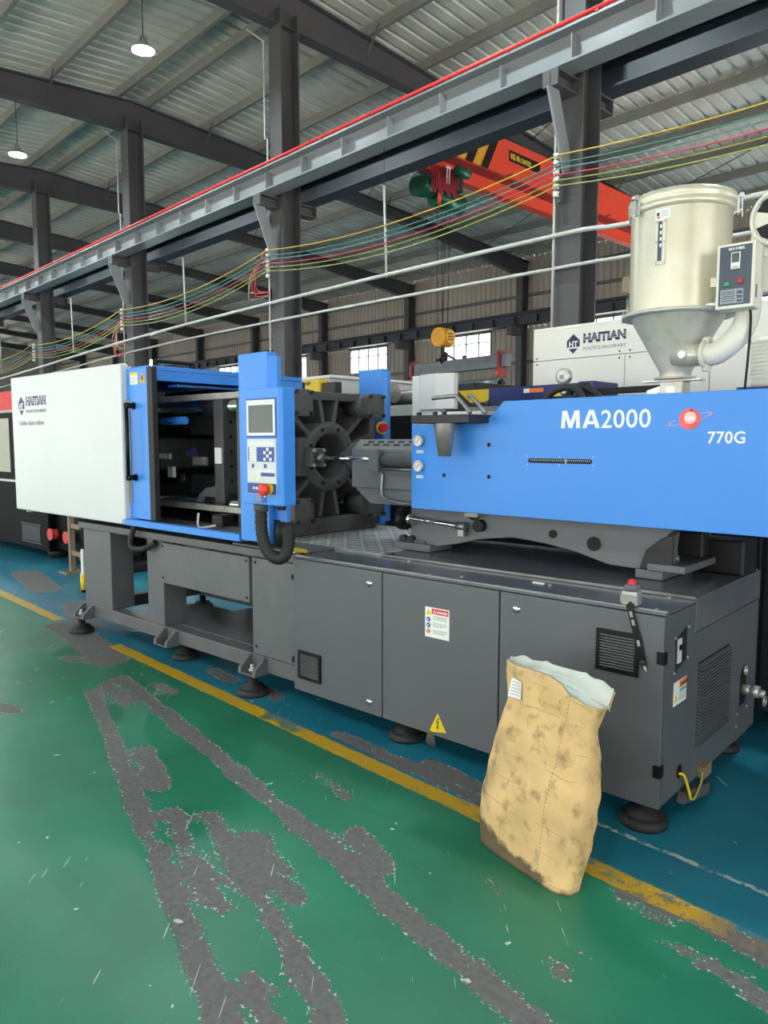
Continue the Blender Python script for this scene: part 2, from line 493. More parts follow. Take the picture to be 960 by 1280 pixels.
# ------------------------------------------------------------------ roof, walls, frames
RIDGE_Y, RIDGE_Z, SL = 7.9, 9.34, .07
def roof_z(y): return RIDGE_Z - SL * abs(y - RIDGE_Y)
ceiling = bpy.data.objects.new('ceiling', None); col.objects.link(ceiling); structure(ceiling, 'pitched corrugated metal roof over steel purlins')
def sheet_mesh(ylen, sgn):
    mb = MB(); W = 1.2; prof = []
    for k in range(4):
        x = k * .3
        prof += [(x, 0), (x + .20, 0), (x + .22, .06), (x + .28, .06)]
    prof.append((1.2, 0))
    k = mb.add([(x, 0, z) for x, z in prof] + [(x, sgn * ylen, z - SL * ylen) for x, z in prof])
    n = len(prof)
    for i in range(n - 1): mb.face((k + i, k + i + 1, k + n + i + 1, k + n + i))
    me = mb.mesh('roof_sheet', 'roof_zinc'); return me
sh_far = sheet_mesh(YF - RIDGE_Y, 1); sh_near = sheet_mesh(RIDGE_Y - YN, -1)
x = XL
while x < XR:
    place('roof_sheet', sh_far, ceiling, (x, RIDGE_Y, RIDGE_Z)); place('roof_sheet', sh_near, ceiling, (x, RIDGE_Y, RIDGE_Z)); x += 1.2
def purlin_mesh():
    mb = MB(); mb.box(XL, XR, -.004, .004, -.19, 0).box(XL, XR, 0, .07, -.008, 0).box(XL, XR, 0, .07, -.19, -.182)
    return mb.mesh('purlin', 'purlin_zinc')
pm_ = purlin_mesh()
for sgn, lim in ((1, YF), (-1, YN)):
    d = .35
    while d < abs(lim - RIDGE_Y):
        y = RIDGE_Y + sgn * d
        place('purlin', pm_, ceiling, (0, y, roof_z(y) - .004)); d += 1.48
FX = [-4.97 - 5.75 * k for k in range(-2, 10)]
# rafters: haunched welded I sections
def rafter_mesh():
    mb = MB()
    for sgn, yl in ((1, YF), (-1, YN)):
        L_ = abs(yl - RIDGE_Y); nst = 6; pts = []
        top = []; bot = []
        for i in range(nst + 1):
            t = i / nst; dd = L_ * t
            depth = .62 - .34 * min(1, t / .4) if t < .6 else .28 + .3 * (t - .6) / .4
            top.append((RIDGE_Y + sgn * dd, RIDGE_Z - .2 - SL * dd)); bot.append((RIDGE_Y + sgn * dd, RIDGE_Z - .2 - SL * dd - depth))
        mb.prism(top + bot[::-1], 'yz', -.012, .012)
        for seq in (top, bot):
            for i in range(nst):
                a, b_ = seq[i], seq[i + 1]
                mb.prism([(a[0], a[1]), (b_[0], b_[1]), (b_[0], b_[1] - .025), (a[0], a[1] - .025)], 'yz', -.12, .12)
    # fly braces from the bottom flange up to the purlins
    for sgn, L_ in ((1, YF - RIDGE_Y), (-1, RIDGE_Y - YN)):
        d = 1.83
        while d < L_ - .5:
            y = RIDGE_Y + sgn * d; zt = roof_z(y) - .1
            mb.bar((.1, y, zt - .42), (.42, y, zt), .04, .012); d += 2.96
    return mb.mesh('roof_rafter', 'rafter_grey')
rm = rafter_mesh()
for xx in FX: place('roof_rafter', rm, ceiling, (xx, 0, 0))
# corner flashing strip and diagonal sag rods
for k in range(len(FX) - 1):
    if -30 < FX[k] < 3:
        for yy in (12.0, 17.5):
            mb = MB().cyl((FX[k], yy, roof_z(yy) - .24), (FX[k + 1], yy + 3.0, roof_z(yy + 3.0) - .24), .011, 6)
            mb.build('tie_rod', 'dark_steel', ceiling)

# inner column row: H columns with corbels both ways
def column_mesh(h, d=.46, w=.34):
    mb = MB()
    mb.box(-w / 2, w / 2, -d / 2, -d / 2 + .02, 0, h).box(-w / 2, w / 2, d / 2 - .02, d / 2, 0, h).box(-.008, .008, -d / 2, d / 2, 0, h)
    return mb
CORB_Z = 5.70
colmb = column_mesh(8.75, .38)
colmb.box(-.3, .3, -.35, .35, 0, .03)
for sgn in (-1, 1):
    a, b_ = (.18, .60)
    y0, y1 = sorted((sgn * a, sgn * b_))
    colmb.box(-.1, .1, y0, y1, CORB_Z - .02, CORB_Z)            # corbel top
    colmb.box(-.01, .01, y0, y1, CORB_Z - .16, CORB_Z - .02)
    colmb.box(-.1, .1, y0, y1, CORB_Z - .18, CORB_Z - .16)
    colmb.box(-.1, .1, min(sgn * .58, sgn * .60), max(sgn * .58, sgn * .60), CORB_Z - .16, CORB_Z - .02)
col_me = colmb.mesh('steel_column', 'steel_col')
strut_me = MB().bar((-.0, -.56, CORB_Z - .15), (0, -.21, CORB_Z - 1.0), .2, .03, (1, 0, 0)).mesh('knee_brace', 'girder_grey')
for i, xx in enumerate(FX):
    o = structure(place('steel_column', col_me, None, (xx, RIDGE_Y, 0)), 'grey H section steel column of the inner row')
    place('knee_brace', strut_me, o)
wc_me = column_mesh(7.6, .36, .26).mesh('wall_column', 'steel_col')
wcorb = MB().box(-.1, .1, -.75, -.18, CORB_Z - .3, CORB_Z).mesh('corbel', 'steel_col')
for xx in FX:
    o = structure(place('wall_column', wc_me, None, (xx, YF - .3, 0)), 'steel column against the back wall')
    place('corbel', wcorb, o)

# walls of ribbed sheet with window openings
def ribbed(mb, x0, x1, z0, z1, y, d=.035, pitch=.24):
    n = max(1, int(round((x1 - x0) / pitch))); p = (x1 - x0) / n; prof = []
    for k in range(n):
        x = x0 + k * p
        prof += [(x, 0), (x + p * .62, 0), (x + p * .72, d), (x + p * .9, d)]
    prof.append((x1, 0))
    k = mb.add([(a, y + b_, z0) for a, b_ in prof] + [(a, y + b_, z1) for a, b_ in prof]); m = len(prof)
    for i in range(m - 1): mb.face((k + i, k + i + 1, k + m + i + 1, k + m + i))
WZ0, WZ1 = 4.65, 5.78
wins = []
for k in range(len(FX) - 1):
    a = FX[k + 1]; wins.append((a + 1.6, a + 4.15))
mb = MB(); XG = -7.2      # beyond XG, out of view, two openings added to brighten the far bay
mb.box(XL, XG, YF, YF + .24, 0, 1.2)
ribbed(mb, XL, XG, 1.2, WZ0, YF); ribbed(mb, XL, XR, WZ1, roof_z(YF) + .05, YF)
mb.box(.4, 1.2, YF, YF + .2, 0, WZ0)
edges = sorted(wins); cx = XL
for a, b_ in edges:
    ribbed(mb, cx, a, WZ0, WZ1, YF); cx = b_
ribbed(mb, cx, XR, WZ0, WZ1, YF)
wb = structure(mb.build('wall_back', 'wall_sheet'), 'ribbed sheet back wall with high windows')
for z in (1.5, 2.9, 4.5, 5.92, 6.9, 7.7):
    MB().box(XL, XR, YF - .1, YF - .01, z - .05, z + .05).build('wall_girt', 'steel_grey_paint', wb)
for i, (a, b_) in enumerate(sorted(wins, reverse=True)):
    if b_ > -2 or a < -50: 
        pass
    w = bpy.data.objects.new('window_%d' % (i + 1), None); col.objects.link(w); w.location = (a, YF, WZ0); structure(w, 'high steel window in the back wall letting daylight in')
    W = b_ - a; Hh = WZ1 - WZ0
    fm = MB()
    fm.box(0, W, -.03, .05, 0, .05).box(0, W, -.03, .05, Hh - .05, Hh).box(0, .05, -.03, .05, .05, Hh - .05).box(W - .05, W, -.03, .05, .05, Hh - .05)
    fm.box(.05, W - .05, -.02, .04, Hh * .66, Hh * .66 + .03)
    for q in (1, 2, 3): fm.box(W * q / 4 - .015, W * q / 4 + .015, -.02, .04, .05, Hh - .05)
    fm.build('window_frame', 'steel_grey_paint', w)
    for q in range(4):
        MB().box(W * q / 4 + .016, W * (q + 1) / 4 - .016, .0, .006, .05, Hh * .66).build('pane', 'pane_glass', w)
        MB().box(W * q / 4 + .016, W * (q + 1) / 4 - .016, .0, .006, Hh * .66 + .03, Hh - .05).build('pane', 'pane_glass', w)
# front wall on the aisle side: tall loading openings between posts
mb = MB(); top = roof_z(YN) + .05
ribbed(mb, XL, XR, 5.2, top, YN)
for xx in FX: mb.box(xx - .35, xx + .35, YN - .1, YN + .1, 0, 5.2)
structure(mb.build('wall_front', 'wall_sheet'), 'aisle side wall with tall loading openings')
mb = MB()
for y0, y1, z0, z1 in ((YN, YF, 5.4, 9.5), (YN, -4.5, 0, 5.4), (4.5, 10.0, 0, 5.4), (18, YF, 0, 5.4)): mb.box(XL - .2, XL, y0, y1, z0, z1)
structure(mb.build('wall_left', 'wall_sheet'), 'far gable wall with gate openings')
mb = MB()
for y0, y1, z0, z1 in ((YN, YF, 5.4, 9.5), (YN, -5.5, 0, 5.4), (5.5, 10.0, 0, 5.4), (20, YF, 0, 5.4)): mb.box(XR, XR + .2, y0, y1, z0, z1)  # openings in this unseen wall are added to brighten the roof
structure(mb.build('wall_right', 'wall_sheet'), 'near gable wall with openings added to let in daylight')

# ------------------------------------------------------------------ crane runway girders
def girder(yc, mats, label, stiff_side, pipe):
    t = thing('crane_runway_girder', label, 'girder', (0, yc, CORB_Z), 0)
    x0, x1 = -56, 8
    MB().box(x0, x1, -.012, .012, .025, .355).build('web', mats, t)
    MB().box(x0, x1, -.16, .16, .355, .38).build('top_flange', mats, t)
    MB().box(x0, x1, -.15, .15, 0, .025).build('bottom_flange', mats, t)
    MB().box(x0, x1, -.035, .035, .38, .46).build('crane_rail', 'dark_steel', t)
    sm_ = MB().box(-.006, .006, -.13, -.012, .03, .30).mesh('stiffener', mats)
    if stiff_side > 0: sm_ = MB().box(-.006, .006, .012, .13, .03, .30).mesh('stiffener', mats)
    x = x0 + .4
    while x < x1:
        if x > -40: place('stiffener', sm_, t, (x, 0, 0))
        x += .96
    if pipe:
        MB().cyl((x0, -.15, .42), (x1, -.15, .42), .022, 8).build('conductor_bar', 'rail_red', t)
        MB().cyl((x0, -.13, .385), (x1, -.13, .385), .012, 6).build('conductor_bar', 'rail_red', t)
        bm_ = MB().box(-.02, .02, -.17, -.1, .38, .40).mesh('bar_clip', 'crane_red_dark')
        for k in range(32): place('bar_clip', bm_, t, (-32 + k * 1.15, 0, 0))
    return t
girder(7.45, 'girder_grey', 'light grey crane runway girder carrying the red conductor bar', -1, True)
girder(8.32, 'girder_shaded', 'shaded crane runway girder behind the inner column row', 1, False)
girder(YF - .95, 'girder_shaded', 'far crane runway girder along the back wall', -1, False)

# ------------------------------------------------------------------ bridge crane
CX = -9.1
cr = thing('bridge_crane', 'orange red bridge crane spanning the far bay with green hoist', 'crane', (CX, 0, 6.4))
ye = YF - .95
mb = MB().prism([(8.45, .14), (ye, .14), (ye, .34), (ye - 2.6, .82), (10.95, .82), (8.9, .26), (8.45, .26)], 'yz', -.22, .22); mb.build('box_girder', 'crane_red', cr)
MB().box(-.26, .26, 8.45, YF - .95, .10, .14).build('lower_plate', 'crane_red_dark', cr)
mb = MB().box(-.012, .012, 8.6, YF - 1.1, -.14, .10).box(-.1, .1, 8.6, YF - 1.1, -.17, -.14); mb.build('hoist_rail', 'crane_red', cr)
for yc in (8.32, YF - .95):
    MB().box(-1.3, 1.3, yc - .14, yc + .14, -.16, .1).build('end_carriage', 'crane_red', cr, .01)
    for s in (-1.1, 1.1):
        MB().cyl((s, yc - .05, -.125), (s, yc + .05, -.125), .1, 16).build('wheel', 'dark_steel', cr)
for k in range(4):
    ya = 10.25 + k * .22
    m_ = 'yellow_deep' if k % 2 == 0 else 'black'
    MB().prism([(ya, .15), (ya + .2, .15), (ya + .55, .80), (ya + .35, .80)], 'yz', .221, .224).build('hazard_stripe', m_, cr)
pl = MB().box(.221, .226, 11.75, 12.75, .46, .66).build('name_plate', 'black', cr)
text('phone_lettering', '单梁·单E:12069229', .125, (.228, 11.78, .51), SIDE, 'yellow', cr, bold=.003, width=.66)
for yy in (11.6, 13.4, 15.2): MB().bar((.22, yy, .12), (.34, yy + .1, .17), .03, .03).build('cable_bracket', 'crane_red_dark', cr)
# hoist
HY = 9.95
mb = MB().cyl((.0, HY - .05, -.55), (.0, HY + .62, -.55), .16, 24); mb.build('hoist_drum', 'hoist_green', cr)
MB().cyl((.0, HY + .62, -.55), (0, HY + .66, -.55), .17, 24).build('drum_cap', 'hoist_green', cr)
MB().cyl((-.02, HY - .45, -.42), (-.02, HY - .1, -.42), .2, 24, r2=.17).build('hoist_motor', 'hoist_green', cr)
MB().cyl((.3, HY + .2, -.12), (.3, HY + .52, -.12), .085, 16).build('travel_motor', 'hoist_green', cr)
MB().box(-.14, .2, HY + .0, HY + .5, -.4, -.08).build('trolley_frame', 'dark_steel', cr)
MB().box(.2, .23, HY + .02, HY + .14, -.36, -.06).build('switch_box', 'label_white', cr)
for k in range(11):
    y0 = HY - .35 + k * .06
    MB().tube(cat_curve((.22, y0, -.12), (.24, y0 + .05, -.12), .42 + .05 * sin(k * 2.1), 10), .012, 6).build('festoon_cable', 'festoon_red', cr)
MB().cyl((.16, HY - .08, -.2), (.16, HY - .08, -.72), .03, 8).build('cable_sleeve', 'crane_red', cr)
HZ = 3.45 - 6.4
for dx, dy in ((-.06, .08), (.06, .08), (-.06, .34), (.06, .34)):
    MB().cyl((dx * .8, HY + .2 + (dy - .2) * .9, -.6), (dx, HY + .2 + (dy - .2) * .5, HZ + .1), .007, 6).build('wire_rope', 'dark_steel', cr)
hb = MB().cyl((.03, HY + .05, HZ), (.03, HY + .33, HZ), .17, 24); hb.build('hook_block', 'hook_yellow', cr)
MB().cyl((.2, HY + .19, HZ), (.205, HY + .19, HZ), .12, 20).build('block_plate', 'hook_yellow', cr)
for dz in (-.05, .0, .05): MB().box(.206, .208, HY + .12, HY + .26, HZ + dz - .008, HZ + dz + .008).build('block_lettering', 'black', cr)
hook = smooth_path([(.03, HY + .19, HZ - .15), (.03, HY + .19, HZ - .28), (.03, HY + .27, HZ - .36), (.03, HY + .2, HZ - .45), (.03, HY + .11, HZ - .38)], 6)
MB().tube(hook, .035, 8).build('hook', 'dark_steel', cr)

# lifting beam under the hook, with shackle straps and the pipe it carries
sp = thing('lifting_beam', 'grey steel lifting beam hung from the yellow crane hook', 'lifting beam', (-8.75, HY + .19, 2.92), radians(-6))
MB().box(-1.25, 1.25, -.06, .06, -.11, .11).build('beam', 'pipe_steel', sp, .01)
MB().bar((0, 0, .1), (-.25, 0, .22), .03, .03).build('lug', 'dark_steel', sp)
MB().lathe([(.05, -.02), (.08, -.02), (.08, .02), (.05, .02)], (-.32, 0, .2), 'y', 16, closed=True).build('shackle_ring', 'dark_steel', sp)
for s in (-1.15, 1.1):
    MB().box(s - .03, s + .03, -.09, .09, -.27, .16).build('hanger', 'crane_red_dark', sp)
    MB().cyl((s - .02, -.1, -.2), (s - .02, .1, -.2), .035, 12).build('clamp', 'crane_red', sp)
for s in (-.5, .2): MB().box(s - .02, s + .02, -.03, .03, .11, .17).build('lug', 'dark_steel', sp)

# ------------------------------------------------------------------ pendant lamps
def lamp(loc, label, rod):
    t = thing('high_bay_lamp', label, 'lamp', loc, 0, 'high bay lamps under the roof')
    MB().lathe([(.17, 0), (.16, .04), (.08, .1), (.05, .2), (.001, .22)], (0, 0, 0), 'z', 24).build('reflector', 'zinc', t)
    MB().cyl((0, 0, -.005), (0, 0, .01), .155, 24).build('lens', 'lamp_glow', t)
    MB().cyl((0, 0, .22), (0, 0, rod), .008, 6).build('suspension_rod', 'dark_steel', t)
for k in range(-2, 8):
    xx = -11.2 - 5.75 * k
    lamp((xx, 5.6, 7.55), 'white high bay lamp hanging over the aisle from a rod', roof_z(5.6) - .19 - 7.55)
    lamp((xx, -3.6, 7.0), 'white high bay lamp of an unseen row added for light over the front aisle', roof_z(-3.6) - .19 - 7.0)  # whole row out of view, added to light the hall
# bright lamp low behind the white guard
t = thing('work_lamp', 'bright round work lamp on a post behind the white guard door', 'lamp', (-17.2, 8.6, 0))
MB().cyl((0, 0, 0), (0, 0, 3.4), .03, 8).build('pole', 'pipe_grey', t)
MB().lathe([(.12, -.01), (.12, .06), (.05, .12)], (.03, -.05, 3.45), 'y', 20).build('housing', 'dark_steel', t)
MB().cyl((.03, -.06, 3.45), (.03, -.05, 3.45), .11, 20).build('lens', 'lamp_glow', t)

# ------------------------------------------------------------------ conduits, hangers and line wires along the columns
def tubething(name, pts, r, m, label, cat, group=None, n=8):
    return tag(MB().tube(pts, r, n).build(name, m), label, cat, group)
PY = 7.52
pts = [(-34, PY, 3.42), (-25.5, PY, 3.52), (-16.7, PY, 3.83), (-10.6, PY, 3.94), (-5.1, PY, 3.96), (-3.6, PY, 3.9), (3, PY, 3.9)]
tubething('conduit_pipe', smooth_path(pts, 5), .028, 'pipe_grey', 'upper pale conduit pipe running along the inner columns', 'pipe')
pts = [(-34, PY + .12, 3.2), (-25.5, PY + .12, 3.3), (-16.7, PY + .12, 3.6), (-10.6, PY + .12, 3.66), (-5.1, PY + .12, 3.62), (-3.6, PY + .12, 3.6), (3, PY + .12, 3.6)]
tubething('conduit_pipe', smooth_path(pts, 5), .022, 'pipe_grey', 'lower pale conduit pipe running along the inner columns', 'pipe')
for k in range(4):
    xx = FX[2 + k] - 2.9
    mb = MB().cyl((xx + .05, PY, 3.92 - .1 * max(0, k - 1)), (xx + .0, PY, 5.2), .016, 6)
    o = mb.build('hanger_rod', 'pipe_grey'); tag(o, 'thin white hanger rod holding the conduit below the runway girder', 'rod', 'conduit hanger rods')
    MB().cyl((xx, PY, 5.2), (xx, PY, CORB_Z), .005, 5).build('wire', 'dark_steel', o)
wires = [('wire_yellow', 4.84, 'yellow', .25), ('wire_green', 4.75, 'green', .26), ('wire_teal', 4.69, 'pale teal', .27), ('wire_red', 4.62, 'red', .28), ('wire_olive', 4.56, 'olive', .29), ('wire_lime', 4.50, 'lime', .31)]
for m_, z, nm, sag in wires:
    pts = []
    zs = {0: z + .25, 1: z + .12, 2: z, 3: z - .02, 4: z - .3, 5: z - .55, 6: z - .6, 7: z - .6}
    for k in range(0, 7):
        seg = cat_curve((FX[k], 7.5, zs[k]), (FX[k + 1], 7.5, zs[k + 1]), sag * .75, 12)
        pts += seg if k == 0 else seg[1:]
    tubething('line_wire', pts, .008, m_, nm + ' insulated line wire slung from column to column', 'wire', n=6)
for i in range(7):
    xx = FX[i]; zc = {0: 4.9, 1: 4.77, 2: 4.65, 3: 4.63, 4: 4.35, 5: 4.1, 6: 4.05}[i]
    t = thing('insulator_rack', 'rack of white insulators holding line wires on an inner column', 'insulator', (xx - .06, 7.62, zc), 0, 'insulator racks on the columns')
    MB().box(-.02, .02, -.02, .04, -.3, .3).build('bracket', 'steel_grey_paint', t)
    im = MB().lathe([(.02, -.03), (.04, -.02), (.03, 0), (.04, .02), (.02, .03)], (0, 0, 0), 'z', 10).mesh('insulator', 'label_white')
    for k in range(6): place('insulator', im, t, (0, -.07, -.22 + .085 * k))
# tangled wires and conduit on columns
for i in (2, 3, 4):
    xx = FX[i]
    z0 = {2: 4.9, 3: 4.8, 4: 4.4}[i]
    o = tubething('column_conduit', [(xx - .13, 7.63, 1.2), (xx - .13, 7.63, 5.4), (xx - .13, 7.63, 6.7), (xx - .2, 7.63, 6.72), (xx - .2, 7.63, 8.3), (xx - .5, 7.5, 8.55)], .016, 'pipe_grey', 'white conduit climbing the inner column up to the rafter', 'pipe', 'column conduits')
    if i == 2: continue
    tt = thing('cable_bundle', 'loose bundle of red and purple cables looped on the inner column', 'cable', (xx, 7.66, z0), 0, 'cable loops on columns')
    for k in range(6):
        a = random.uniform(-.3, .1); b_ = random.uniform(.2, .5)
        MB().tube(smooth_path([(-.05 + .02 * k, -.05, .2 - .06 * k), (-.3 + a * .5, -.12, -.1 - b_ * .5), (-.35 + a, -.12, -.35 - b_), (-.12, -.05, -.5 - b_ * .6)], 5), .01, 5).build('cable', ['wire_red', 'festoon_red', 'wire_red', 'wire_teal', 'festoon_red', 'wire_yellow'][k], tt)
# ------------------------------------------------------------------ the blue and white injection moulding machine
MO = Vector((-1.29109, 2.75705, 0)); MR = radians(4.39)
def m2w(x, y, z):
    return (MO.x + x * cos(MR) - y * sin(MR), MO.y + x * sin(MR) + y * cos(MR), z)
M = thing('injection_molding_machine', 'blue white and grey injection moulding machine with keypad console, open guard and long blue cover', 'machine', tuple(MO), MR)
AY, AZ = .80, 1.49     # injection axis

# --- base frame (clamping end)
bf = MB()
bf.box(-4.98, -2.2, .05, .15, .14, .24).box(-4.98, -2.2, 1.15, 1.25, .14, .24)
bf.box(-4.98, -4.88, .15, 1.15, .14, .24).box(-4.5, -3.75, .15, .9, .14, .16)
base = bf.build('base_frame', 'grey_base', M, .004)
MB().box(-4.92, -4.47, .055, .25, .24, .87).build('leg', 'grey_base', base, .004)
MB().box(-3.92, -3.70, .055, .245, .24, .87).build('leg', 'grey_base', base, .004)
MB().box(-4.92, -4.47, .95, 1.2, .24, .87).build('leg', 'grey_base', base, .004)
MB().box(-3.92, -3.70, .95, 1.2, .24, .87).build('leg', 'grey_base', base, .004)
MB().box(-5.0, -2.2, .05, 1.25, .87, .924).build('top_beam', 'grey_base', base, .006)
MB().box(-3.7, -2.62, .16, 1.15, .225, .245).build('drip_tray', 'grey_base', base)
MB().box(-3.68, -2.62, 1.1, 1.14, .245, .86).build('rear_plate', 'recess_shade', base)
MB().box(-3.4, -2.75, .75, 1.05, .245, .42).build('hydraulic_tank', 'light_box', base, .01)
p1 = MB().box(-3.697, -2.665, .036, .056, .57, .865).build('base_panel', 'grey_base', M, .003)
p2 = MB().box(-2.635, -2.205, .036, .056, .25, .868).build('base_panel', 'grey_base', M, .003)
MB().box(-2.66, -2.2, .06, 1.2, .245, .868).build('base_block', 'grey_base', M)
scr = MB().cyl((0, 0, 0), (0, -.004, 0), .009, 10).mesh('screw', 'black')
for xx, zz in ((-3.67, .84), (-3.67, .61), (-2.69, .84), (-2.69, .60)): place('screw', scr, p1, (xx, .036, zz))
for xx, zz in ((-2.60, .84), (-2.60, .30), (-2.24, .30)): place('screw', scr, p2, (xx, .036, zz))
gus = MB()
gus.prism([(.05, .235), (.05, .14), (-.05, .14), (-.045, .17), (.03, .235)], 'yz', -.085, -.06)
gus.prism([(.05, .235), (.05, .14), (-.05, .14), (-.045, .17), (.03, .235)], 'yz', .06, .085)
gus.box(-.085, .085, -.05, .05, .13, .14)
gus_me = gus.mesh('foot_bracket', 'grey_base')
padm = MB()
padm.lathe([(.001, .0), (.098, .0), (.1, .012), (.096, .032), (.08, .042), (.07, .046), (.068, .062), (.03, .068), (.028, .13), (.001, .13)], (0, 0, 0), 'z', 24)
pad_me = padm.mesh('leveling_foot', 'black_rubber')
bolt_me = MB().cyl((0, 0, .09), (0, 0, .19), .014, 10).cyl((0, 0, .145), (0, 0, .165), .026, 6).mesh('leveling_bolt', 'zinc')
for xx in (-4.85, -3.6, -2.6):
    place('foot_bracket', gus_me, M, (xx, 0, 0))
for xx, yy in ((-4.9, .0), (-2.6, .0), (-1.42, .12), (-.10, .10), (-4.9, 1.2), (-2.6, 1.2), (-1.42, 1.15), (-.12, 1.12), (-3.6, .16)):
    f = place('leveling_foot', pad_me, M, (xx, yy, 0)); place('leveling_bolt', bolt_me, f)
# hoses under the guard
MB().tube(smooth_path([(-4.02, .03, .99), (-4.05, .0, .86), (-3.98, -.02, .80), (-3.85, .0, .81), (-3.75, .03, .86)], 6), .022, 10).build('hose', 'black_rubber', M)

# --- power cabinet (injection end)
cab = MB().box(-2.2, -.004, .02, 1.26, .14, .915).build('cabinet', 'grey_cabinet', M)
def door(x0, x1, z0=.125, z1=.912):
    return MB().box(x0 + .002, x1 - .002, -.002, .022, z0, z1).build('cabinet_door', 'grey_cabinet', M, .003)
d1 = door(-2.2, -1.493); d2 = door(-1.489, -.766); d3 = door(-.762, 0)
lockm = MB().lathe([(.001, -.012), (.012, -.012), (.019, -.006), (.021, 0)], (0, 0, 0), 'y', 16).box(-.002, .002, -.0135, -.0115, -.008, .008).mesh('door_lock', 'chrome')
for d, xx, zz in ((d1, -1.583, .843), (d1, -1.585, .192), (d3, -.673, .844), (d3, -.673, .192)): place('door_lock', lockm, d, (xx, -.002, zz))
hm = MB().box(-.022, .008, -.012, .022, -.024, .024).box(-.02, .006, -.016, -.012, -.004, .004).mesh('hinge', 'black')
for zz in (.747, .283): place('hinge', hm, d3, (-.003, -.002, zz))
for zz in (.80, .30): place('hinge', hm, d1, (-2.2, .0, zz)).scale = (.5, .5, .6)
def vent(parent, x0, x1, z0, z1, n):
    g = MB(); b = .016
    g.box(x0, x1, -.014, -.002, z0, z0 + b).box(x0, x1, -.014, -.002, z1 - b, z1).box(x0, x0 + b, -.014, -.002, z0 + b, z1 - b).box(x1 - b, x1, -.014, -.002, z0 + b, z1 - b)
    fr = g.build('vent_grille', 'black', parent)
    MB().box(x0 + b, x1 - b, -.004, -.0025, z0 + b, z1 - b).build('vent_mesh', 'recess_shade', parent)
    step_ = (z1 - z0 - 2 * b) / n
    sm_ = MB().prism([(-.013, -step_ * .2), (-.004, -step_ * .1), (-.004, step_ * .12), (-.013, step_ * .08)], 'yz', x0 + b, x1 - b).mesh('vent_slat', 'cast_light')
    for k in range(n): place('vent_slat', sm_, parent, (0, 0, z0 + b + step_ * (k + .5)))
vent(d1, -2.153, -1.963, .205, .372, 11)
vent(d3, -.282, -.100, .652, .826, 12)
# safety notice on the middle door
def plate(name, x0, x1, z0, z1, m, parent, y=-.004, th=.0015):
    return MB().box(x0, x1, y - th, y, z0, z1).build(name, m, parent)
plate('safety_notice', -1.20, -1.05, .625, .777, 'label_white', d2, -.002)
plate('notice_header', -1.157, -1.055, .745, .772, 'label_red', d2, -.0036)
text('notice_title', '⚠ DANGER', .016, (-1.15, -.0056, .752), FRONT, 'white_print', d2, bold=.0004)
MB().prism([(-1.195, .738), (-1.16, .738), (-1.1775, .768)], 'xz', -.0052, -.0036).build('notice_symbol', 'yellow', d2)
for zz, m_ in ((.715, 'label_blue'), (.685, 'label_blue')):
    MB().cyl((-1.178, -.0052, zz), (-1.178, -.0036, zz), .0125, 16).build('notice_symbol', m_, d2)
    MB().box(-1.183, -1.176, -.0056, -.005, zz - .006, zz + .004).build('notice_symbol', 'label_white', d2)
MB().lathe([(.0095, -.0008), (.0125, -.0008), (.0125, .0008), (.0095, .0008)], (-1.178, -.0044, .655), 'y', 20, closed=True).build('notice_symbol', 'label_red', d2)
MB().box(-1.182, -1.174, -.0052, -.0036, .651, .659).build('notice_symbol', 'black', d2)
for zz, a in ((.735, .09), (.727, .085), (.719, .09), (.700, .085), (.692, .09), (.684, .06), (.664, .09), (.656, .085), (.648, .07)):
    plate('notice_print', -1.150, -1.150 + a, zz - .0014, zz + .0014, 'print_grey', d2, -.0036, .0006)
# high voltage triangle
MB().prism([(-1.172, .137), (-1.062, .157), (-1.118, .243)], 'xz', -.0035, -.002).build('voltage_triangle', 'yellow', d2)
MB().prism([(-1.112, .222), (-1.128, .193), (-1.114, .197), (-1.122, .172), (-1.112, .16), (-1.118, .164), (-1.108, .203), (-1.12, .200), (-1.106, .222)], 'xz', -.0045, -.0035).build('voltage_bolt', 'black', d2)
MB().prism([(-1.17, .15), (-1.14, .14), (-1.125, .07), (-1.15, .06), (-1.19, .085)], 'xz', -.009, -.007).build('tape_scrap', 'tape_clear', d2)

# sill and lid on the cabinet
sill = MB().box(-2.2, 0, .0, .335, .916, .926).build('cabinet_sill', 'grey_sill', M, .003)
MB().box(-2.2, 0, .018, .03, .926, .932).build('sill_lip', 'steel', sill)
for xx, yy in ((-.05, .03), (-.62, .2), (-1.05, .1), (-.1, .29), (-1.55, .29), (-1.2, .03)):
    MB().cyl((xx, yy, .926), (xx, yy, .934), .009, 8).build('sill_screw', 'zinc', sill)
lid = MB().box(-1.80, .0, .335, 1.262, .916, .938).box(-.008, .004, .33, 1.262, .788, .938).build('cabinet_lid', 'grey_sill', M, .003)
MB().box(-1.80, 0, .330, .337, .93, .9405).build('lid_highlight', 'steel', lid)  # bright strip stands for the highlight along the lid's front edge
MB().box(-2.85, -2.2, .05, .34, .93, .940).build('deck_strip', 'grey_base', M)
MB().box(-.72, -.66, .21, .225, .926, .932).build('paint_scrape', 'label_white', sill)
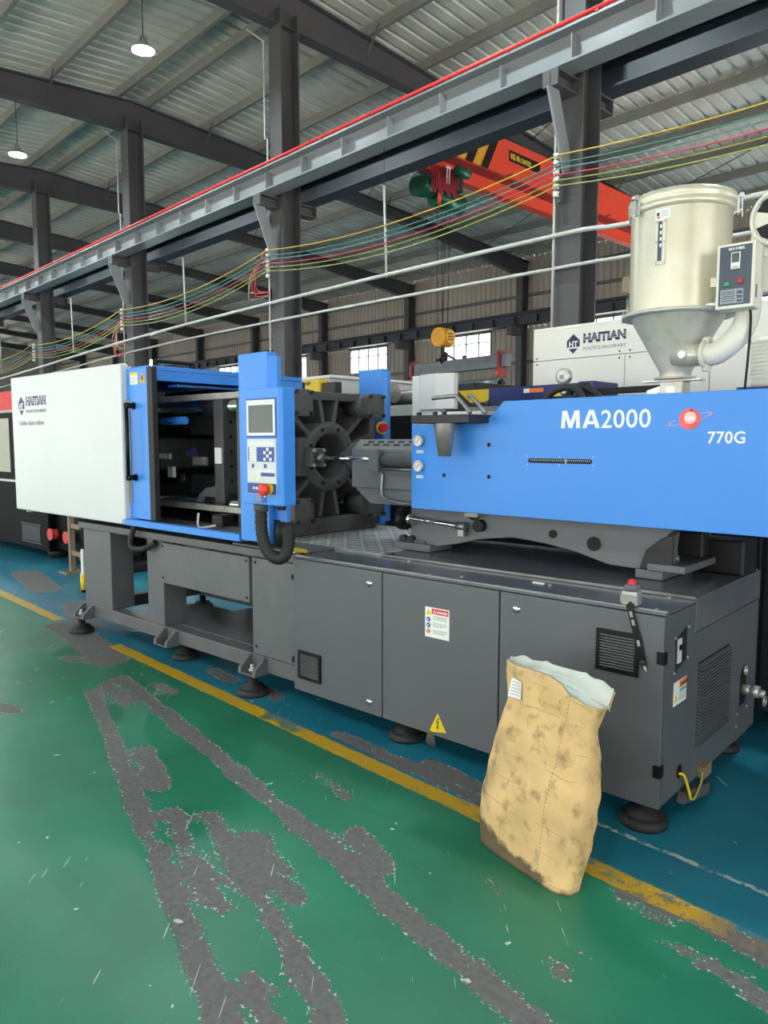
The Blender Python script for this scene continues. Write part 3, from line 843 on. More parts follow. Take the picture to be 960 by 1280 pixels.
# diamond tread plate
tp = MB().box(-2.80, -1.80, .34, 1.44, .925, .940).build('tread_plate', 'tread', M)
dm = MB()
def lens(mb, cx, cy, ang, L_=.048, W=.018, z=.940, h=.003):
    ca, sa = cos(ang), sin(ang); k = len(mb.v)
    for a, b_ in ((-L_, 0), (0, -W), (L_, 0), (0, W)): mb.v.append((cx + a * ca - b_ * sa, cy + a * sa + b_ * ca, z))
    mb.v.append((cx - L_ * .4 * ca, cy - L_ * .4 * sa, z + h)); mb.v.append((cx + L_ * .4 * ca, cy + L_ * .4 * sa, z + h))
    for q in ((0, 1, 4), (1, 5, 4), (1, 2, 5), (2, 3, 5), (3, 4, 5), (3, 0, 4)): mb.face([k + i for i in q])
i = 0; xx = -2.76
while xx < -1.82:
    yy = .375; j = 0
    while yy < 1.42:
        if not (xx > -1.95 and .55 < yy < .85): lens(dm, xx, yy, radians(45 if (i + j) % 2 else -45))
        yy += .078; j += 1
    xx += .078; i += 1
o = dm.build('tread_bars', 'tread_bar', tp); o['kind'] = 'stuff'
# yellow tag on the sill
tg = MB().prism([(-2.39, .165), (-2.235, .15), (-2.15, .07), (-2.22, .05), (-2.26, .055)], 'xy', .9405, .9425).build('yellow_tag', 'yellow', M)
MB().prism([(-2.41, .17), (-2.39, .165), (-2.24, .045), (-2.20, .02), (-2.23, .015)], 'xy', .9405, .9435).build('tag_edge', 'label_white', tg)

# --- end panel details
ep = MB().box(-.004, .002, .33, 1.258, .12, .785).build('end_panel', 'grey_cabinet', M)
ef = MB().box(-.004, .002, .024, .326, .135, .914).build('end_panel', 'grey_cabinet', M)
sw = MB().prism([(.105, .80), (.225, .835), (.235, .70), (.115, .665)], 'yz', .002, .004).build('switch_recess', 'dark_panel', M)
MB().box(.004, .008, .125, .165, .70, .80).build('switch_plate', 'key_grey', sw)
MB().box(.008, .014, .135, .155, .755, .775).build('switch_toggle', 'black', sw)
for yy, zz in ((.10, .81), (.245, .83), (.10, .665), (.245, .70)):
    MB().cyl((.002, yy, zz), (.008, yy, zz), .006, 8).build('switch_screw', 'zinc', sw)
wl = MB().box(.002, .0035, .105, .245, .522, .622).build('warning_label', 'label_white', M)
MB().box(.0035, .0045, .165, .242, .588, .618).build('label_header', 'label_orange', wl)
text('label_title', '⚠WARNING', .014, (.005, .172, .598), SIDE, 'print_dark', wl)
MB().prism([(.112, .54), (.145, .54), (.1285, .572)], 'yz', .0035, .0045).build('label_symbol', 'yellow', wl)
MB().box(.0035, .0045, .168, .24, .57, .583).build('label_block', 'label_cyan', wl)
for zz in (.562, .554, .546, .538): MB().box(.0035, .0042, .168, .236, zz - .0014, zz + .0014).build('label_print', 'print_grey', wl)
lv_me = MB().prism([(.003, -.004), (.018, -.006), (.018, -.001), (.003, .003)], 'xz', .385, .80).mesh('louver_slat', 'grey_cabinet')
MB().box(.0022, .0028, .385, .80, .265, .645).build('louver_back', 'recess_shade', M)
for k in range(25): place('louver_slat', lv_me, M, (0, 0, .272 + k * .015))
# cooling water connection
hole = MB().lathe([(.001, 0), (.052, 0)], (.003, 1.045, .36), 'x', 24).lathe([(.001, 0), (.045, 0)], (.003, 1.05, .44), 'x', 24).box(.002, .0035, .995, 1.09, .28, .44).build('pipe_opening', 'recess_shade', M)
MB().cyl((0, 1.045, .36), (.045, 1.045, .36), .026, 14).cyl((.045, 1.045, .36), (.08, 1.045, .36), .034, 6).cyl((.08, 1.045, .36), (.10, 1.05, .35), .02, 12).build('water_valve', 'zinc', M)
MB().lathe([(.018, -.004), (.028, -.004), (.028, .004), (.018, .004)], (.105, 1.05, .32), 'x', 14, closed=True).build('valve_ring', 'zinc', M)
MB().lathe([(.012, -.006), (.024, -.006), (.024, .006), (.012, .006)], (.01, 1.055, .455), 'x', 14, closed=True).build('pipe_bracket', 'zinc', M)
MB().box(.002, .006, .94, 1.12, .12, .27).build('cover_plate', 'grey_cabinet', M)
for yy, zz in ((.95, .255), (1.11, .255), (.95, .19)): MB().cyl((.006, yy, zz), (.01, yy, zz), .007, 8).build('plate_screw', 'zinc', M)
MB().lathe([(.001, 0), (.03, 0)], (.004, .20, .22), 'x', 20).build('cable_hole', 'black', M)
MB().tube(smooth_path([(.0, .20, .21), (.02, .215, .20), (.028, .255, .12), (.03, .275, .08)], 6), .006, 8).build('earth_wire', 'yellow', M)
MB().tube(smooth_path([(.03, .275, .08), (.032, .31, .07), (.03, .40, .11), (.012, .46, .15)], 6), .005, 8).build('earth_wire', 'wire_lime', M)
MB().box(.0, .03, .44, .53, .11, .16).build('terminal_block', 'tan_post', M)
MB().bar((.0, .24, .09), (.02, .5, .05), .03, .05).build('terminal_bracket', 'cast_grey', M)

# --- clamp guard: white sliding door, blue leading edge, rails
gd = MB().box(-5.87, -3.94, -.10, -.035, .985, 2.155).build('sliding_guard_door', 'white_paint', M, .012, 3)
MB().box(-5.85, -3.96, -.04, -.0, 1.0, 2.14).build('door_core', 'white_paint', gd)
edge = MB().box(-4.0, -3.655, -.055, -.03, 1.035, 2.115).build('door_leading_edge', 'blue', gd, .004)
MB().box(-3.655, -3.585, -.062, -.02, 1.035, 2.115).build('rubber_edge', 'black_rubber', gd, .004)
MB().box(-3.935, -3.90, -.062, -.055, 1.14, 1.90).build('latch_strip', 'steel_bar', gd)
hz0, hz1 = 1.335, 1.85
MB().tube([(-3.845, -.115, hz0 - .02), (-3.845, -.115, hz1 + .02)], .014, 12).build('door_handle', 'black', gd)
for zz in (hz0, hz1): MB().cyl((-3.845, -.055, zz), (-3.845, -.125, zz), .02, 12).cyl((-3.845, -.057, zz), (-3.845, -.065, zz), .028, 12).build('handle_mount', 'black', gd)
lb = MB().box(-3.885, -3.785, -.0565, -.055, 2.0, 2.085).build('guard_label', 'label_white', gd)
MB().box(-3.885, -3.785, -.0575, -.0565, 2.065, 2.085).build('guard_label_band', 'yellow', gd)
for zz in (2.05, 2.038, 2.026, 2.014): MB().box(-3.875, -3.80, -.0572, -.0565, zz - .002, zz + .002).build('guard_label_print', 'print_grey', gd)
MB().prism([(-3.765, 2.01), (-3.675, 2.005), (-3.72, 2.085)], 'xz', -.057, -.055).build('guard_triangle', 'yellow_deep', gd)
MB().prism([(-3.725, 2.06), (-3.735, 2.03), (-3.72, 2.034), (-3.725, 2.012), (-3.706, 2.04), (-3.718, 2.038), (-3.712, 2.06)], 'xz', -.058, -.057).build('guard_bolt', 'black', gd)
# maker mark on the door
def maker_mark(parent, x, y, z, s, navy, grey, third=None):
    f = lambda a, b_: (x + a * s, z + b_ * s)
    MB().prism([f(.0, .30), f(.15, .30), f(.26, .18), f(.26, -.02), f(-.26 + .0, -.02), f(-.26, .18), f(-.15, .30)][0:0] or
               [f(-.25, .12), f(0, .34), f(.25, .12), f(.25, -.10), f(-.25, -.10)], 'xz', y - .0012, y).build('maker_emblem', navy, parent)
    MB().prism([f(-.18, -.15), f(.18, -.15), f(0, -.32)], 'xz', y - .0012, y).build('maker_emblem', navy, parent)
    text('maker_emblem_letters', 'HT', .26 * s, (x - .17 * s, y - .0026, z - .085 * s), FRONT, 'white_print', parent, bold=.008 * s, ext=.0006)
    text('maker_name', 'HAITIAN', .40 * s, (x + .38 * s, y - .001, z + .02 * s), FRONT, navy, parent, bold=.022 * s)
    for k, zz in enumerate((.10, .165, .225)):
        MB().box(x + .36 * s, x + 2.1 * s, y - .0026, y - .0018, z + (zz - .007) * s, z + (zz + .007) * s).build('maker_name_slit', 'white_paint', parent)
    text('maker_subtitle', 'PLASTICS MACHINERY', .155 * s, (x + .38 * s, y - .001, z - .24 * s), FRONT, grey, parent, width=1.02)
    if third: text('maker_edition', third, .24 * s, (x - .22 * s, y - .001, z - .66 * s), FRONT, grey, parent, width=.92)
maker_mark(gd, -5.66, -.1005, 1.90, .25, 'logo_blue', 'print_grey', 'Golden classic edition')

fr = MB().box(-3.99, -2.58, -.10, -.055, .985, 1.03).build('guard_rail', 'blue', M, .004)
MB().box(-5.9, -2.56, -.055, .30, .985, 1.0).build('rail_shelf', 'steel_bar', M)
MB().box(-5.9, -3.72, .0, 1.45, 2.10, 2.135).build('top_cover', 'blue', M, .006)
MB().box(-3.79, -3.72, -.02, 1.45, 2.03, 2.10).build('cover_beam', 'blue', M, .004)
MB().box(-3.72, -3.60, .15, 1.3, 1.985, 2.0).build('cover_lip', 'blue_shaded', M)  # darker face below the cover, its shading put into the colour
MB().box(-5.9, -5.87, .0, 1.45, .95, 2.10).build('end_guard', 'white_paint', M)
rg = MB().box(-5.9, -3.73, 1.45, 1.49, .95, 2.10).build('rear_guard', 'dark_steel', M)  # charcoal in place of blue, the interior's shade put into its colour
MB().tube(smooth_path([(-4.2, .33, 2.135), (-4.2, .33, 2.215), (-4.2, .36, 2.225), (-4.2, .66, 2.225), (-4.2, .69, 2.215), (-4.2, .69, 2.135)], 3), .016, 8).build('cover_handle', 'black', M)
# front fixed guard post and rear twin
post = MB().box(-2.56, -2.29, -.10, -.03, 1.0, 2.11).build('guard_post', 'blue', M, .004)
MB().prism([(-2.29, -.10), (-2.25, -.06), (-2.25, -.03), (-2.29, -.03)], 'xy', 1.90, 2.085).build('post_return', 'blue', post)
MB().box(-2.30, -2.18, -.06, -.03, 1.13, 1.26).build('switch_mount', 'blue', post, .004)
for xx in (-2.24, -2.20): MB().cyl((xx, -.06, 1.215), (xx, -.08, 1.215), .016, 12).build('mount_knob', 'black', post)
MB().cyl((-2.27, -.02, .98), (-2.27, -.02, 1.14), .05, 16).build('cable_gland', 'dark_steel', post)
rp = MB().box(-3.06, -2.80, 1.46, 1.52, .97, 2.155).prism([(-2.80, 1.46), (-2.775, 1.485), (-2.775, 1.52), (-2.80, 1.52)], 'xy', .97, 2.14).build('guard_post', 'blue', M, .004)
MB().box(-3.15, -2.78, 1.40, 1.46, .955, 1.07).build('post_foot', 'blue', M, .004)
es = MB().cyl((-2.79, 1.44, 1.70), (-2.75, 1.42, 1.70), .035, 16).build('rear_stop_button', 'red_bright', M)
MB().cyl((-2.80, 1.445, 1.70), (-2.785, 1.437, 1.70), .05, 16).build('stop_ring', 'yellow', M)

# --- tie bars, platens, toggle
for yy in (.45, 1.16):
    for zz in (1.13, 1.85):
        MB().cyl((-5.4, yy, zz), (-2.74, yy, zz), .046, 20).build('tie_bar', 'chrome', M)
        MB().cyl((-2.86, yy, zz), (-2.66, yy, zz), .088, 24).build('tie_bar_nut', 'cast_grey', M)
        MB().cyl((-3.62, yy, zz), (-3.36, yy, zz), .09, 20).build('tie_bar_bush', 'dark_steel', M)
        cap = MB().prism([(yy - .088, zz - .06), (yy - .06, zz - .088), (yy + .06, zz - .088), (yy + .088, zz - .06), (yy + .088, zz + .06), (yy + .06, zz + .088), (yy - .06, zz + .088), (yy - .088, zz + .06)], 'yz', -2.66, -2.595).build('tie_bar_cap', 'cast_grey', M, .004)
        MB().lathe([(.035, 0), (.04, .004), (.045, .004), (.05, 0)], (-2.595, yy, zz), 'x', 20).box(-2.596, -2.592, yy - .03, yy + .03, zz - .045, zz - .03).build('cap_boss', 'cast_grey', cap)
        for a in (-1, 1):
            for b_ in (-1, 1): MB().cyl((-2.6, yy + a * .068, zz + b_ * .068), (-2.575, yy + a * .068, zz + b_ * .068), .014, 8).build('cap_bolt', 'dark_steel', cap)
MB().box(-4.15, -2.9, .215, .255, 1.885, 1.928).build('guide_bar', 'steel_bar', M, .003)
MB().box(-4.15, -2.9, .215, .255, 1.105, 1.148).build('guide_bar', 'steel_bar', M, .003)
fp = MB()
fp.box(-3.12, -2.96, .30, 1.30, .945, 1.94)                       # slab
fpl = fp.build('fixed_platen', 'cast_grey', M, .006)
rb = MB()
rb.box(-2.96, -2.72, .30, 1.30, 1.88, 1.94).box(-2.96, -2.72, .30, 1.30, .945, 1.06)
rb.box(-2.96, -2.74, 1.24, 1.30, 1.06, 1.88).box(-2.96, -2.74, .30, .35, 1.06, 1.88)
rb.build('platen_rim', 'cast_grey', fpl, .008)
ring = MB().lathe([(.155, .0), (.155, .245), (.165, .255), (.235, .255), (.245, .245), (.245, .0)], (-2.96, AY, AZ), 'x', 48)
ring.build('platen_ring', 'cast_grey', fpl)
for k in range(8):
    a = 2 * pi * k / 8 + pi / 8
    yy, zz = AY + .2 * cos(a), AZ + .2 * sin(a)
    MB().cyl((-2.71, yy, zz), (-2.70, yy, zz), .013, 10).build('ring_bolt', 'black', fpl)
MB().lathe([(.001, .0), (.155, .0)], (-2.955, AY, AZ), 'x', 32).build('nozzle_bore', 'recess_shade', fpl)
for a in (78, 102, 40, 140, 160, 20, 200, 220, 320, 340, 258, 282):
    ca, sa = cos(radians(a)), sin(radians(a))
    rmax = min(.47 / max(abs(ca), 1e-3), .42 / max(abs(sa), 1e-3), .53)
    MB().bar((-2.84, AY + .235 * ca, AZ + .235 * sa), (-2.84, AY + rmax * ca, AZ + rmax * sa), .24, .035, (0, -sa, ca)).build('platen_rib', 'cast_grey', fpl, .006)
MB().box(-2.76, -2.70, .50, .58, 1.36, 1.62).build('side_lug', 'cast_grey', fpl, .006)
# moving platen with bolt holes in its face
mp = MB().box(-3.47, -3.36, .36, 1.26, 1.15, 1.895).build('moving_platen', 'cast_grey', M, .004)
hm2 = MB().cyl((0, 0, 0), (.0015, 0, 0), .012, 10).mesh('platen_hole', 'black')
for a in range(7):
    for b_ in range(7):
        if (a in (0, 1, 5, 6) or b_ in (0, 1, 5, 6)) and not (a in (0, 6) and b_ in (0, 6)):
            place('platen_hole', hm2, mp, (-3.36, .43 + a * .125, 1.2 + b_ * .107))
MB().box(-3.455, -3.375, .352, .36, 1.435, 1.55).build('platen_label', 'label_white', mp)
MB().prism([(-3.75, 1.13), (-3.72, 1.19), (-3.62, 1.25), (-3.47, 1.27), (-3.47, 1.13)], 'xz', .38, .5).build('platen_shoe', 'cast_light', mp, .01)
MB().prism([(-3.56, 1.27), (-3.50, 1.27), (-3.49, 1.78), (-3.54, 1.80)], 'xz', .42, .48).build('platen_web', 'cast_light', mp, .01)
MB().box(-3.72, -3.55, .34, .36, 1.42, 1.48).build('sensor_bracket', 'steel_bar', mp)
tg_ = MB()
tg_.box(-5.45, -5.2, .33, 1.28, 1.0, 1.95)
tailp = tg_.build('tail_platen', 'dark_steel', M, .01)
for yy in (.58, 1.02):
    for zz, s in ((1.72, 1), (1.26, -1)):
        MB().prism([(-5.2, zz - .06), (-4.7, zz + s * .12 - .05), (-4.62, zz + s * .12), (-4.7, zz + s * .12 + .06), (-5.2, zz + .06)], 'xz', yy - .09, yy + .09).build('toggle_link', 'dark_steel', M, .01)
        MB().prism([(-4.7, zz + s * .12 - .05), (-3.95, zz + s * .02 - .06), (-3.85, zz), (-3.95, zz + s * .02 + .06), (-4.7, zz + s * .12 + .05)], 'xz', yy - .07, yy + .07).build('toggle_link', 'dark_steel', M, .01)
        MB().cyl((-4.66, yy - .13, zz + s * .12), (-4.66, yy + .13, zz + s * .12), .055, 16).build('toggle_pin', 'steel', M)
        MB().box(-3.95, -3.47, yy - .11, yy + .11, zz - .08, zz + .08).build('toggle_knuckle', 'dark_steel', M, .02)
MB().box(-4.62, -4.42, .5, 1.1, 1.36, 1.62).build('crosshead', 'cast_grey', M, .02)
MB().cyl((-5.2, AY, AZ), (-4.4, AY, AZ), .05, 16).build('clamp_cylinder_rod', 'chrome', M)
for xx in (-4.3, -4.05, -3.85): MB().cyl((xx, .62, 1.14), (xx, .62, 1.33), .045, 14).build('spring_canister', 'dark_steel', M)
MB().cyl((-4.05, .30, 1.75), (-3.74, .30, 1.75), .03, 12).build('ejector_bar', 'blue', M)
MB().box(-4.2, -4.0, .32, .34, 1.46, 1.5).build('stroke_scale', 'key_grey', M)
MB().box(-4.0, -3.93, .30, .33, 1.32, 1.40).build('limit_switch', 'key_grey', M)
MB().box(-3.15, -3.03, .10, .2, 1.02, 1.10).build('interlock_valve', 'black', M, .008)
MB().tube(smooth_path([(-3.3, .1, 1.10), (-3.28, .08, 1.02), (-3.2, .06, 1.01), (-3.1, .1, 1.03)], 5), .008, 6).build('valve_hose', 'key_grey', M)
MB().box(-5.6, -3.2, .35, 1.3, .945, 1.0).build('clamp_bed', 'recess_shade', M)

# --- keypad console
con = MB()
prof = [(-2.335, -.15), (-2.335, -.25), (-2.015, -.25), (-1.995, -.235), (-1.995, -.15)]
con.prism(prof, 'xy', 1.245, 1.888)
cn = con.build('console_housing', 'blue', M, .006)
MB().box(-2.32, -2.30, -.15, -.10, 1.3, 1.85).build('console_bracket', 'blue', cn)
bz = MB()
for x0, x1, z0, z1 in ((-2.285, -2.04, 1.795, 1.823), (-2.285, -2.04, 1.628, 1.644), (-2.285, -2.268, 1.644, 1.795), (-2.057, -2.04, 1.644, 1.795)): bz.box(x0, x1, -.256, -.25, z0, z1)
bz.build('screen_bezel', 'bezel', cn)
MB().box(-2.292, -2.033, -.2525, -.25, 1.618, 1.832).build('bezel_border', 'key_blue', cn)  # dark blue border plate behind the screen bezel
MB().box(-2.268, -2.057, -.254, -.2515, 1.644, 1.795).build('screen', 'screen', cn)
text('console_mark', '——', .014, (-2.275, -.2565, 1.806), FRONT, 'print_dark', cn)
kp = MB().box(-2.287, -2.036, -.2535, -.25, 1.305, 1.61).build('keypad_panel', 'key_grey', cn)
MB().box(-2.279, -2.044, -.2545, -.2535, 1.372, 1.60).build('keypad_field', 'key_grey', cn)
for x0, x1, z0, z1 in ((-2.275, -2.048, 1.572, 1.594),): MB().box(x0, x1, -.2552, -.2545, z0, z1).build('keypad_strip', 'bezel', cn)
for x0, x1, z0, z1 in ((-2.20, -2.05, 1.485, 1.565), (-2.275, -2.265, 1.485, 1.565), (-2.245, -2.225, 1.45, 1.472), (-2.14, -2.115, 1.45, 1.472), (-2.165, -2.05, 1.405, 1.424), (-2.285, -2.038, 1.307, 1.366)):
    MB().box(x0, x1, -.2552, -.2545, z0, z1).build('keypad_block', 'key_blue', cn)
kk = MB()
for r in range(5):
    for c_ in range(3): kk.box(-2.262 + c_ * .02, -2.247 + c_ * .02, -.258, -.2545, 1.488 + r * .0155, 1.500 + r * .0155)
for cx_, cz_ in ((-2.105, 1.553), (-2.13, 1.535), (-2.08, 1.535), (-2.105, 1.517), (-2.13, 1.499), (-2.08, 1.499)): kk.box(cx_ - .009, cx_ + .009, -.258, -.2552, cz_ - .008, cz_ + .008)
for r in range(4):
    for c_ in range(5): kk.box(-2.272 + c_ * .021, -2.256 + c_ * .021, -.258, -.2545, 1.376 + r * .0155, 1.388 + r * .0155)
for c_ in range(5): kk.box(-2.165 + c_ * .024, -2.146 + c_ * .024, -.258, -.2545, 1.428, 1.440)
for c_ in range(8): kk.box(-2.272 + c_ * .028, -2.252 + c_ * .028, -.258, -.2545, 1.577, 1.589)
o = kk.build('keypad_keys', 'label_white', cn); o['kind'] = 'stuff'
for xx, m_ in ((-2.235, 'label_white'), (-2.21, 'label_white')): MB().box(xx, xx + .014, -.257, -.255, 1.33, 1.344).build('console_socket', m_, cn)
MB().cyl((-2.125, -.25, 1.335), (-2.125, -.268, 1.335), .024, 20).build('stop_collar', 'label_white', cn)
MB().cyl((-2.085, -.25, 1.338), (-2.085, -.275, 1.338), .03, 20).build('stop_collar', 'yellow_deep', cn)
MB().lathe([(.02, 0), (.02, -.02), (.034, -.024), (.034, -.045), (.026, -.052), (.001, -.054)], (-2.095, -.262, 1.335), 'y', 24).build('stop_button', 'red_button', cn)
np_ = MB().box(-2.225, -2.125, -.2525, -.25, 1.258, 1.318).build('rating_plate', 'key_blue', cn)
MB().box(-2.145, -2.13, -.2535, -.2525, 1.29, 1.315).build('rating_code', 'label_white', cn)
for zz in (1.31, 1.301, 1.292, 1.283, 1.274, 1.265): MB().box(-2.22, -2.155 - random.random() * .02, -.2532, -.2525, zz - .0012, zz + .0012).build('rating_print', 'bezel', cn)
# corrugated cable sleeve under the console
sp_ = smooth_path([(-2.25, -.19, 1.25), (-2.25, -.19, 1.10), (-2.225, -.18, .99), (-2.165, -.16, .935), (-2.12, -.13, .95), (-2.13, -.09, 1.02), (-2.17, -.06, 1.10)], 9)
rr = [.033 + (.004 if k % 2 else 0) for k in range(len(sp_))]
MB().tube(sp_, rr, 14).build('cable_sleeve', 'black_rubber', M)
MB().cyl((-2.25, -.19, 1.2), (-2.25, -.19, 1.25), .042, 14).build('sleeve_gland', 'cast_grey', M)

# --- injection unit
shp = [(.60, 1.30), (.60, 1.545), (.68, 1.61), (.92, 1.61), (1.0, 1.545), (1.0, 1.30)]
bs = MB().prism(shp, 'yz', -2.30, -1.55)
bs.build('barrel_guard', 'cast_light', M, .004)
MB().lathe([(.045, -.28), (.06, -.2), (.11, -.16), (.13, 0)], (-2.30, AY, AZ - .01), 'x', 24).build('barrel_nozzle', 'cast_grey', M)
sm_ = MB().bar((-.026, 0, 0), (.026, 0, 0), .014, .002, (0, -.63, .77)).mesh('guard_slot', 'recess_shade')
for r in range(2):
    for k in range(8):
        place('guard_slot', sm_, M, (-2.2 + k * .085 + r * .02, .635 + r * .022, 1.5735 + r * .0185 + .001))
MB().cyl((-2.68, .60, 1.485), (-2.08, .60, 1.485), .016, 14).build('carriage_rod', 'chrome', M)
MB().box(-2.70, -2.62, .545, .665, 1.42, 1.55).build('rod_anchor', 'cast_grey', M, .008)
for a in (-.045, .045):
    for b_ in (-.05, .05): MB().cyl((-2.62, .605 + a, 1.485 + b_), (-2.605, .605 + a, 1.485 + b_), .012, 8).build('anchor_bolt', 'zinc', M)
MB().cyl((-2.62, .60, 1.485), (-2.56, .60, 1.485), .03, 12).build('rod_nut', 'steel', M)
MB().box(-2.10, -2.02, .54, .66, 1.41, 1.545).build('cylinder_flange', 'cast_light', M, .006)
MB().cyl((-2.02, .60, 1.48), (-1.5, .60, 1.48), .046, 20).build('carriage_cylinder', 'cast_grey', M)
MB().cyl((-2.02, .56, 1.425), (-1.5, .56, 1.425), .01, 8).build('cylinder_stud', 'steel', M)
MB().prism([(-2.28, 1.29), (-2.16, 1.2), (-1.55, 1.2), (-1.55, 1.36), (-2.3, 1.36)], 'xz', .62, .98).build('purge_tray', 'cast_light', M, .004)
MB().tube(smooth_path([(-2.02, .59, 1.40), (-2.02, .58, 1.30), (-1.99, .57, 1.25), (-1.9, .57, 1.225), (-1.6, .57, 1.21)], 6), .011, 8).build('hydraulic_pipe', 'steel', M)
# carriage casting with arch, feet and hardware
arch = [(-1.80, .985), (-1.60, .975), (-1.455, 1.003), (-1.29, 1.046), (-1.08, 1.074), (-.883, 1.06), (-.70, 1.033), (-.523, .987), (-.38, .983), (-.22, 1.0), (-.2, 1.21), (-1.80, 1.21)]
for y0, y1 in ((.60, .68), (1.06, 1.14)):
    MB().prism(arch, 'xz', y0, y1).build('carriage_casting', 'cast_light', M, .006)
MB().box(-1.80, -1.72, .62, 1.1, 1.0, 1.24).build('carriage_end', 'cast_light', M, .006)
MB().box(-1.75, -.25, .66, 1.1, 1.16, 1.24).build('carriage_bridge', 'cast_grey', M)
for xx, zz, r in ((-.83, 1.115, .022), (-.60, 1.085, .036), (-1.40, 1.10, .028), (-1.33, 1.20, .05)):
    MB().cyl((xx, .592, zz), (xx, .601, zz), r, 20).build('casting_hole', 'recess_shade', M)
MB().prism([(-.36, .99), (-.2, .99), (-.2, 1.17), (-.26, 1.14), (-.33, 1.08)], 'xz', .585, .6005).build('foot_pocket', 'dark_steel', M, .006)
fb = MB().box(-.385, -.25, .60, 1.13, .94, .985).box(-.32, -.14, .58, 1.13, .985, 1.02).build('carriage_foot', 'cast_light', M, .006)
for yy in (.63, .72): MB().cyl((-.24, yy, 1.02), (-.24, yy, 1.05), .025, 6).cyl((-.24, yy, 1.05), (-.24, yy, 1.075), .013, 10).build('foot_bolt', 'steel_bar', M)
fb2 = MB().box(-1.90, -1.62, .56, .78, .94, .985).box(-1.87, -1.68, .58, .76, .985, 1.0).build('carriage_foot', 'cast_light', M, .006)
for xx in (-1.84, -1.78): MB().cyl((xx, .565, 1.005), (xx, .60, 1.005), .024, 10).build('foot_bolt', 'dark_steel', M)
MB().cyl((-1.84, .56, 1.13), (-1.80, .56, 1.13), .068, 24).build('adjust_wheel', 'black', M)
MB().cyl((-1.80, .56, 1.13), (-1.755, .56, 1.13), .032, 14).build('shaft_collar', 'chrome', M)
MB().cyl((-1.76, .56, 1.135), (-1.40, .56, 1.115), .012, 12).build('adjust_shaft', 'chrome', M)
MB().cyl((-1.42, .56, 1.115), (-1.36, .56, 1.115), .024, 8).box(-1.41, -1.37, .55, .575, 1.06, 1.10).build('shaft_clamp', 'steel', M)
MB().cyl((-1.28, .56, 1.125), (-1.28, .60, 1.125), .035, 16).build('pivot_knob', 'black', M)
MB().box(-1.36, -1.27, .545, .6, 1.175, 1.205).build('rating_tag', 'steel_bar', M)
MB().box(-.29, -.02, 1.0, 1.2, .94, 1.105).build('valve_box', 'black', M, .004)
MB().box(-.02, -.005, 1.0, 1.2, .94, 1.105).build('valve_box_end', 'dark_panel', M)
MB().box(-.35, -.17, .9, 1.0, 1.02, 1.15).build('drive_motor_flange', 'dark_steel', M, .01)
MB().tube(smooth_path([(-.22, .62, 1.06), (-.23, .6, 1.14), (-.17, .62, 1.2), (-.1, .7, 1.23)], 5), .011, 8).build('grease_line', 'black_rubber', M)

# --- blue injection cover
CY = .42
outline = [(-1.645, 1.213), (1.05, 1.205), (1.05, 1.815), (-1.03, 1.803), (-1.15, 1.692), (-1.645, 1.690)]
cv = MB().prism(outline, 'xz', CY, CY + .018).build('injection_cover', 'blue', M, .004)
MB().prism(outline, 'xz', 1.20, 1.218).build('rear_cover', 'blue', M, .004)
MB().box(-1.645, -1.63, CY + .018, .56, 1.22, 1.685).build('cover_return', 'blue', M)
MB().box(-1.03, -.55, CY + .018, 1.2, 1.785, 1.80).box(-.05, 1.05, CY + .018, 1.2, 1.785, 1.80).box(-.55, -.05, CY + .018, .62, 1.785, 1.80).box(-.55, -.05, .98, 1.2, 1.785, 1.80).build('cover_roof', 'blue', M)
MB().box(-1.6, 1.0, .62, 1.0, 1.24, 1.66).build('injection_body', 'dark_steel', M)
for xx, zz in ((-1.118, 1.579), (-1.115, 1.411), (-1.411, 1.41)):
    MB().cyl((xx, CY - .0008, zz), (xx, CY + .002, zz), .0115, 16).build('access_hole', 'recess_shade', cv)
gm = 'steel'
for zz in (1.60, 1.457):
    MB().lathe([(.031, 0), (.034, -.008), (.034, -.022), (.029, -.024), (.028, -.018)], (-1.583, CY, zz), 'y', 28).build('pressure_gauge', 'zinc', cv)
    MB().cyl((-1.583, CY - .016, zz), (-1.583, CY - .018, zz), .029, 24).build('gauge_dial', 'label_white', cv)
    MB().lathe([(.020, 0), (.0225, 0)], (-1.583, CY - .0186, zz), 'y', 20, a0=radians(-40), a1=radians(220)).build('gauge_scale', 'label_red', cv)
    MB().bar((-1.592, CY - .0195, zz - .012), (-1.575, CY - .0195, zz + .014), .003, .001, (0, 1, 0)).build('gauge_needle', 'black', cv)
for zz in (1.538, 1.397): MB().box(-1.608, -1.558, CY - .002, CY, zz - .009, zz + .009).build('gauge_plate', 'key_grey', cv)
sl = MB()
R_ = .0115; pts = []
for k in range(9): a = radians(-90 + 180 * k / 8); pts.append((-.545 + R_ * cos(a), 1.501 + R_ * sin(a)))
for k in range(9): a = radians(90 + 180 * k / 8); pts.append((-.868 + R_ * cos(a), 1.501 + R_ * sin(a)))
sl.prism(pts, 'xz', CY - .0012, CY + .001); sl.build('scale_slot', 'recess_shade', cv)
ti = MB()
for k in range(32): ti.box(-.865 + k * .0102, -.8628 + k * .0102, CY - .0018, CY - .0012, 1.500, 1.508)
o = ti.build('scale_ticks', 'key_grey', cv); o['kind'] = 'stuff'
MB().box(-.672, -.668, CY - .003, CY - .0012, 1.491, 1.511).build('scale_pointer', 'label_white', cv)
for xx in (-.885, -.528, -.705):
    for zz in (1.481, 1.523): MB().cyl((xx, CY - .001, zz), (xx, CY, zz), .003, 8).build('slot_rivet', 'bezel', cv)
mx, mz, mh_ = -.700, 1.660, .084
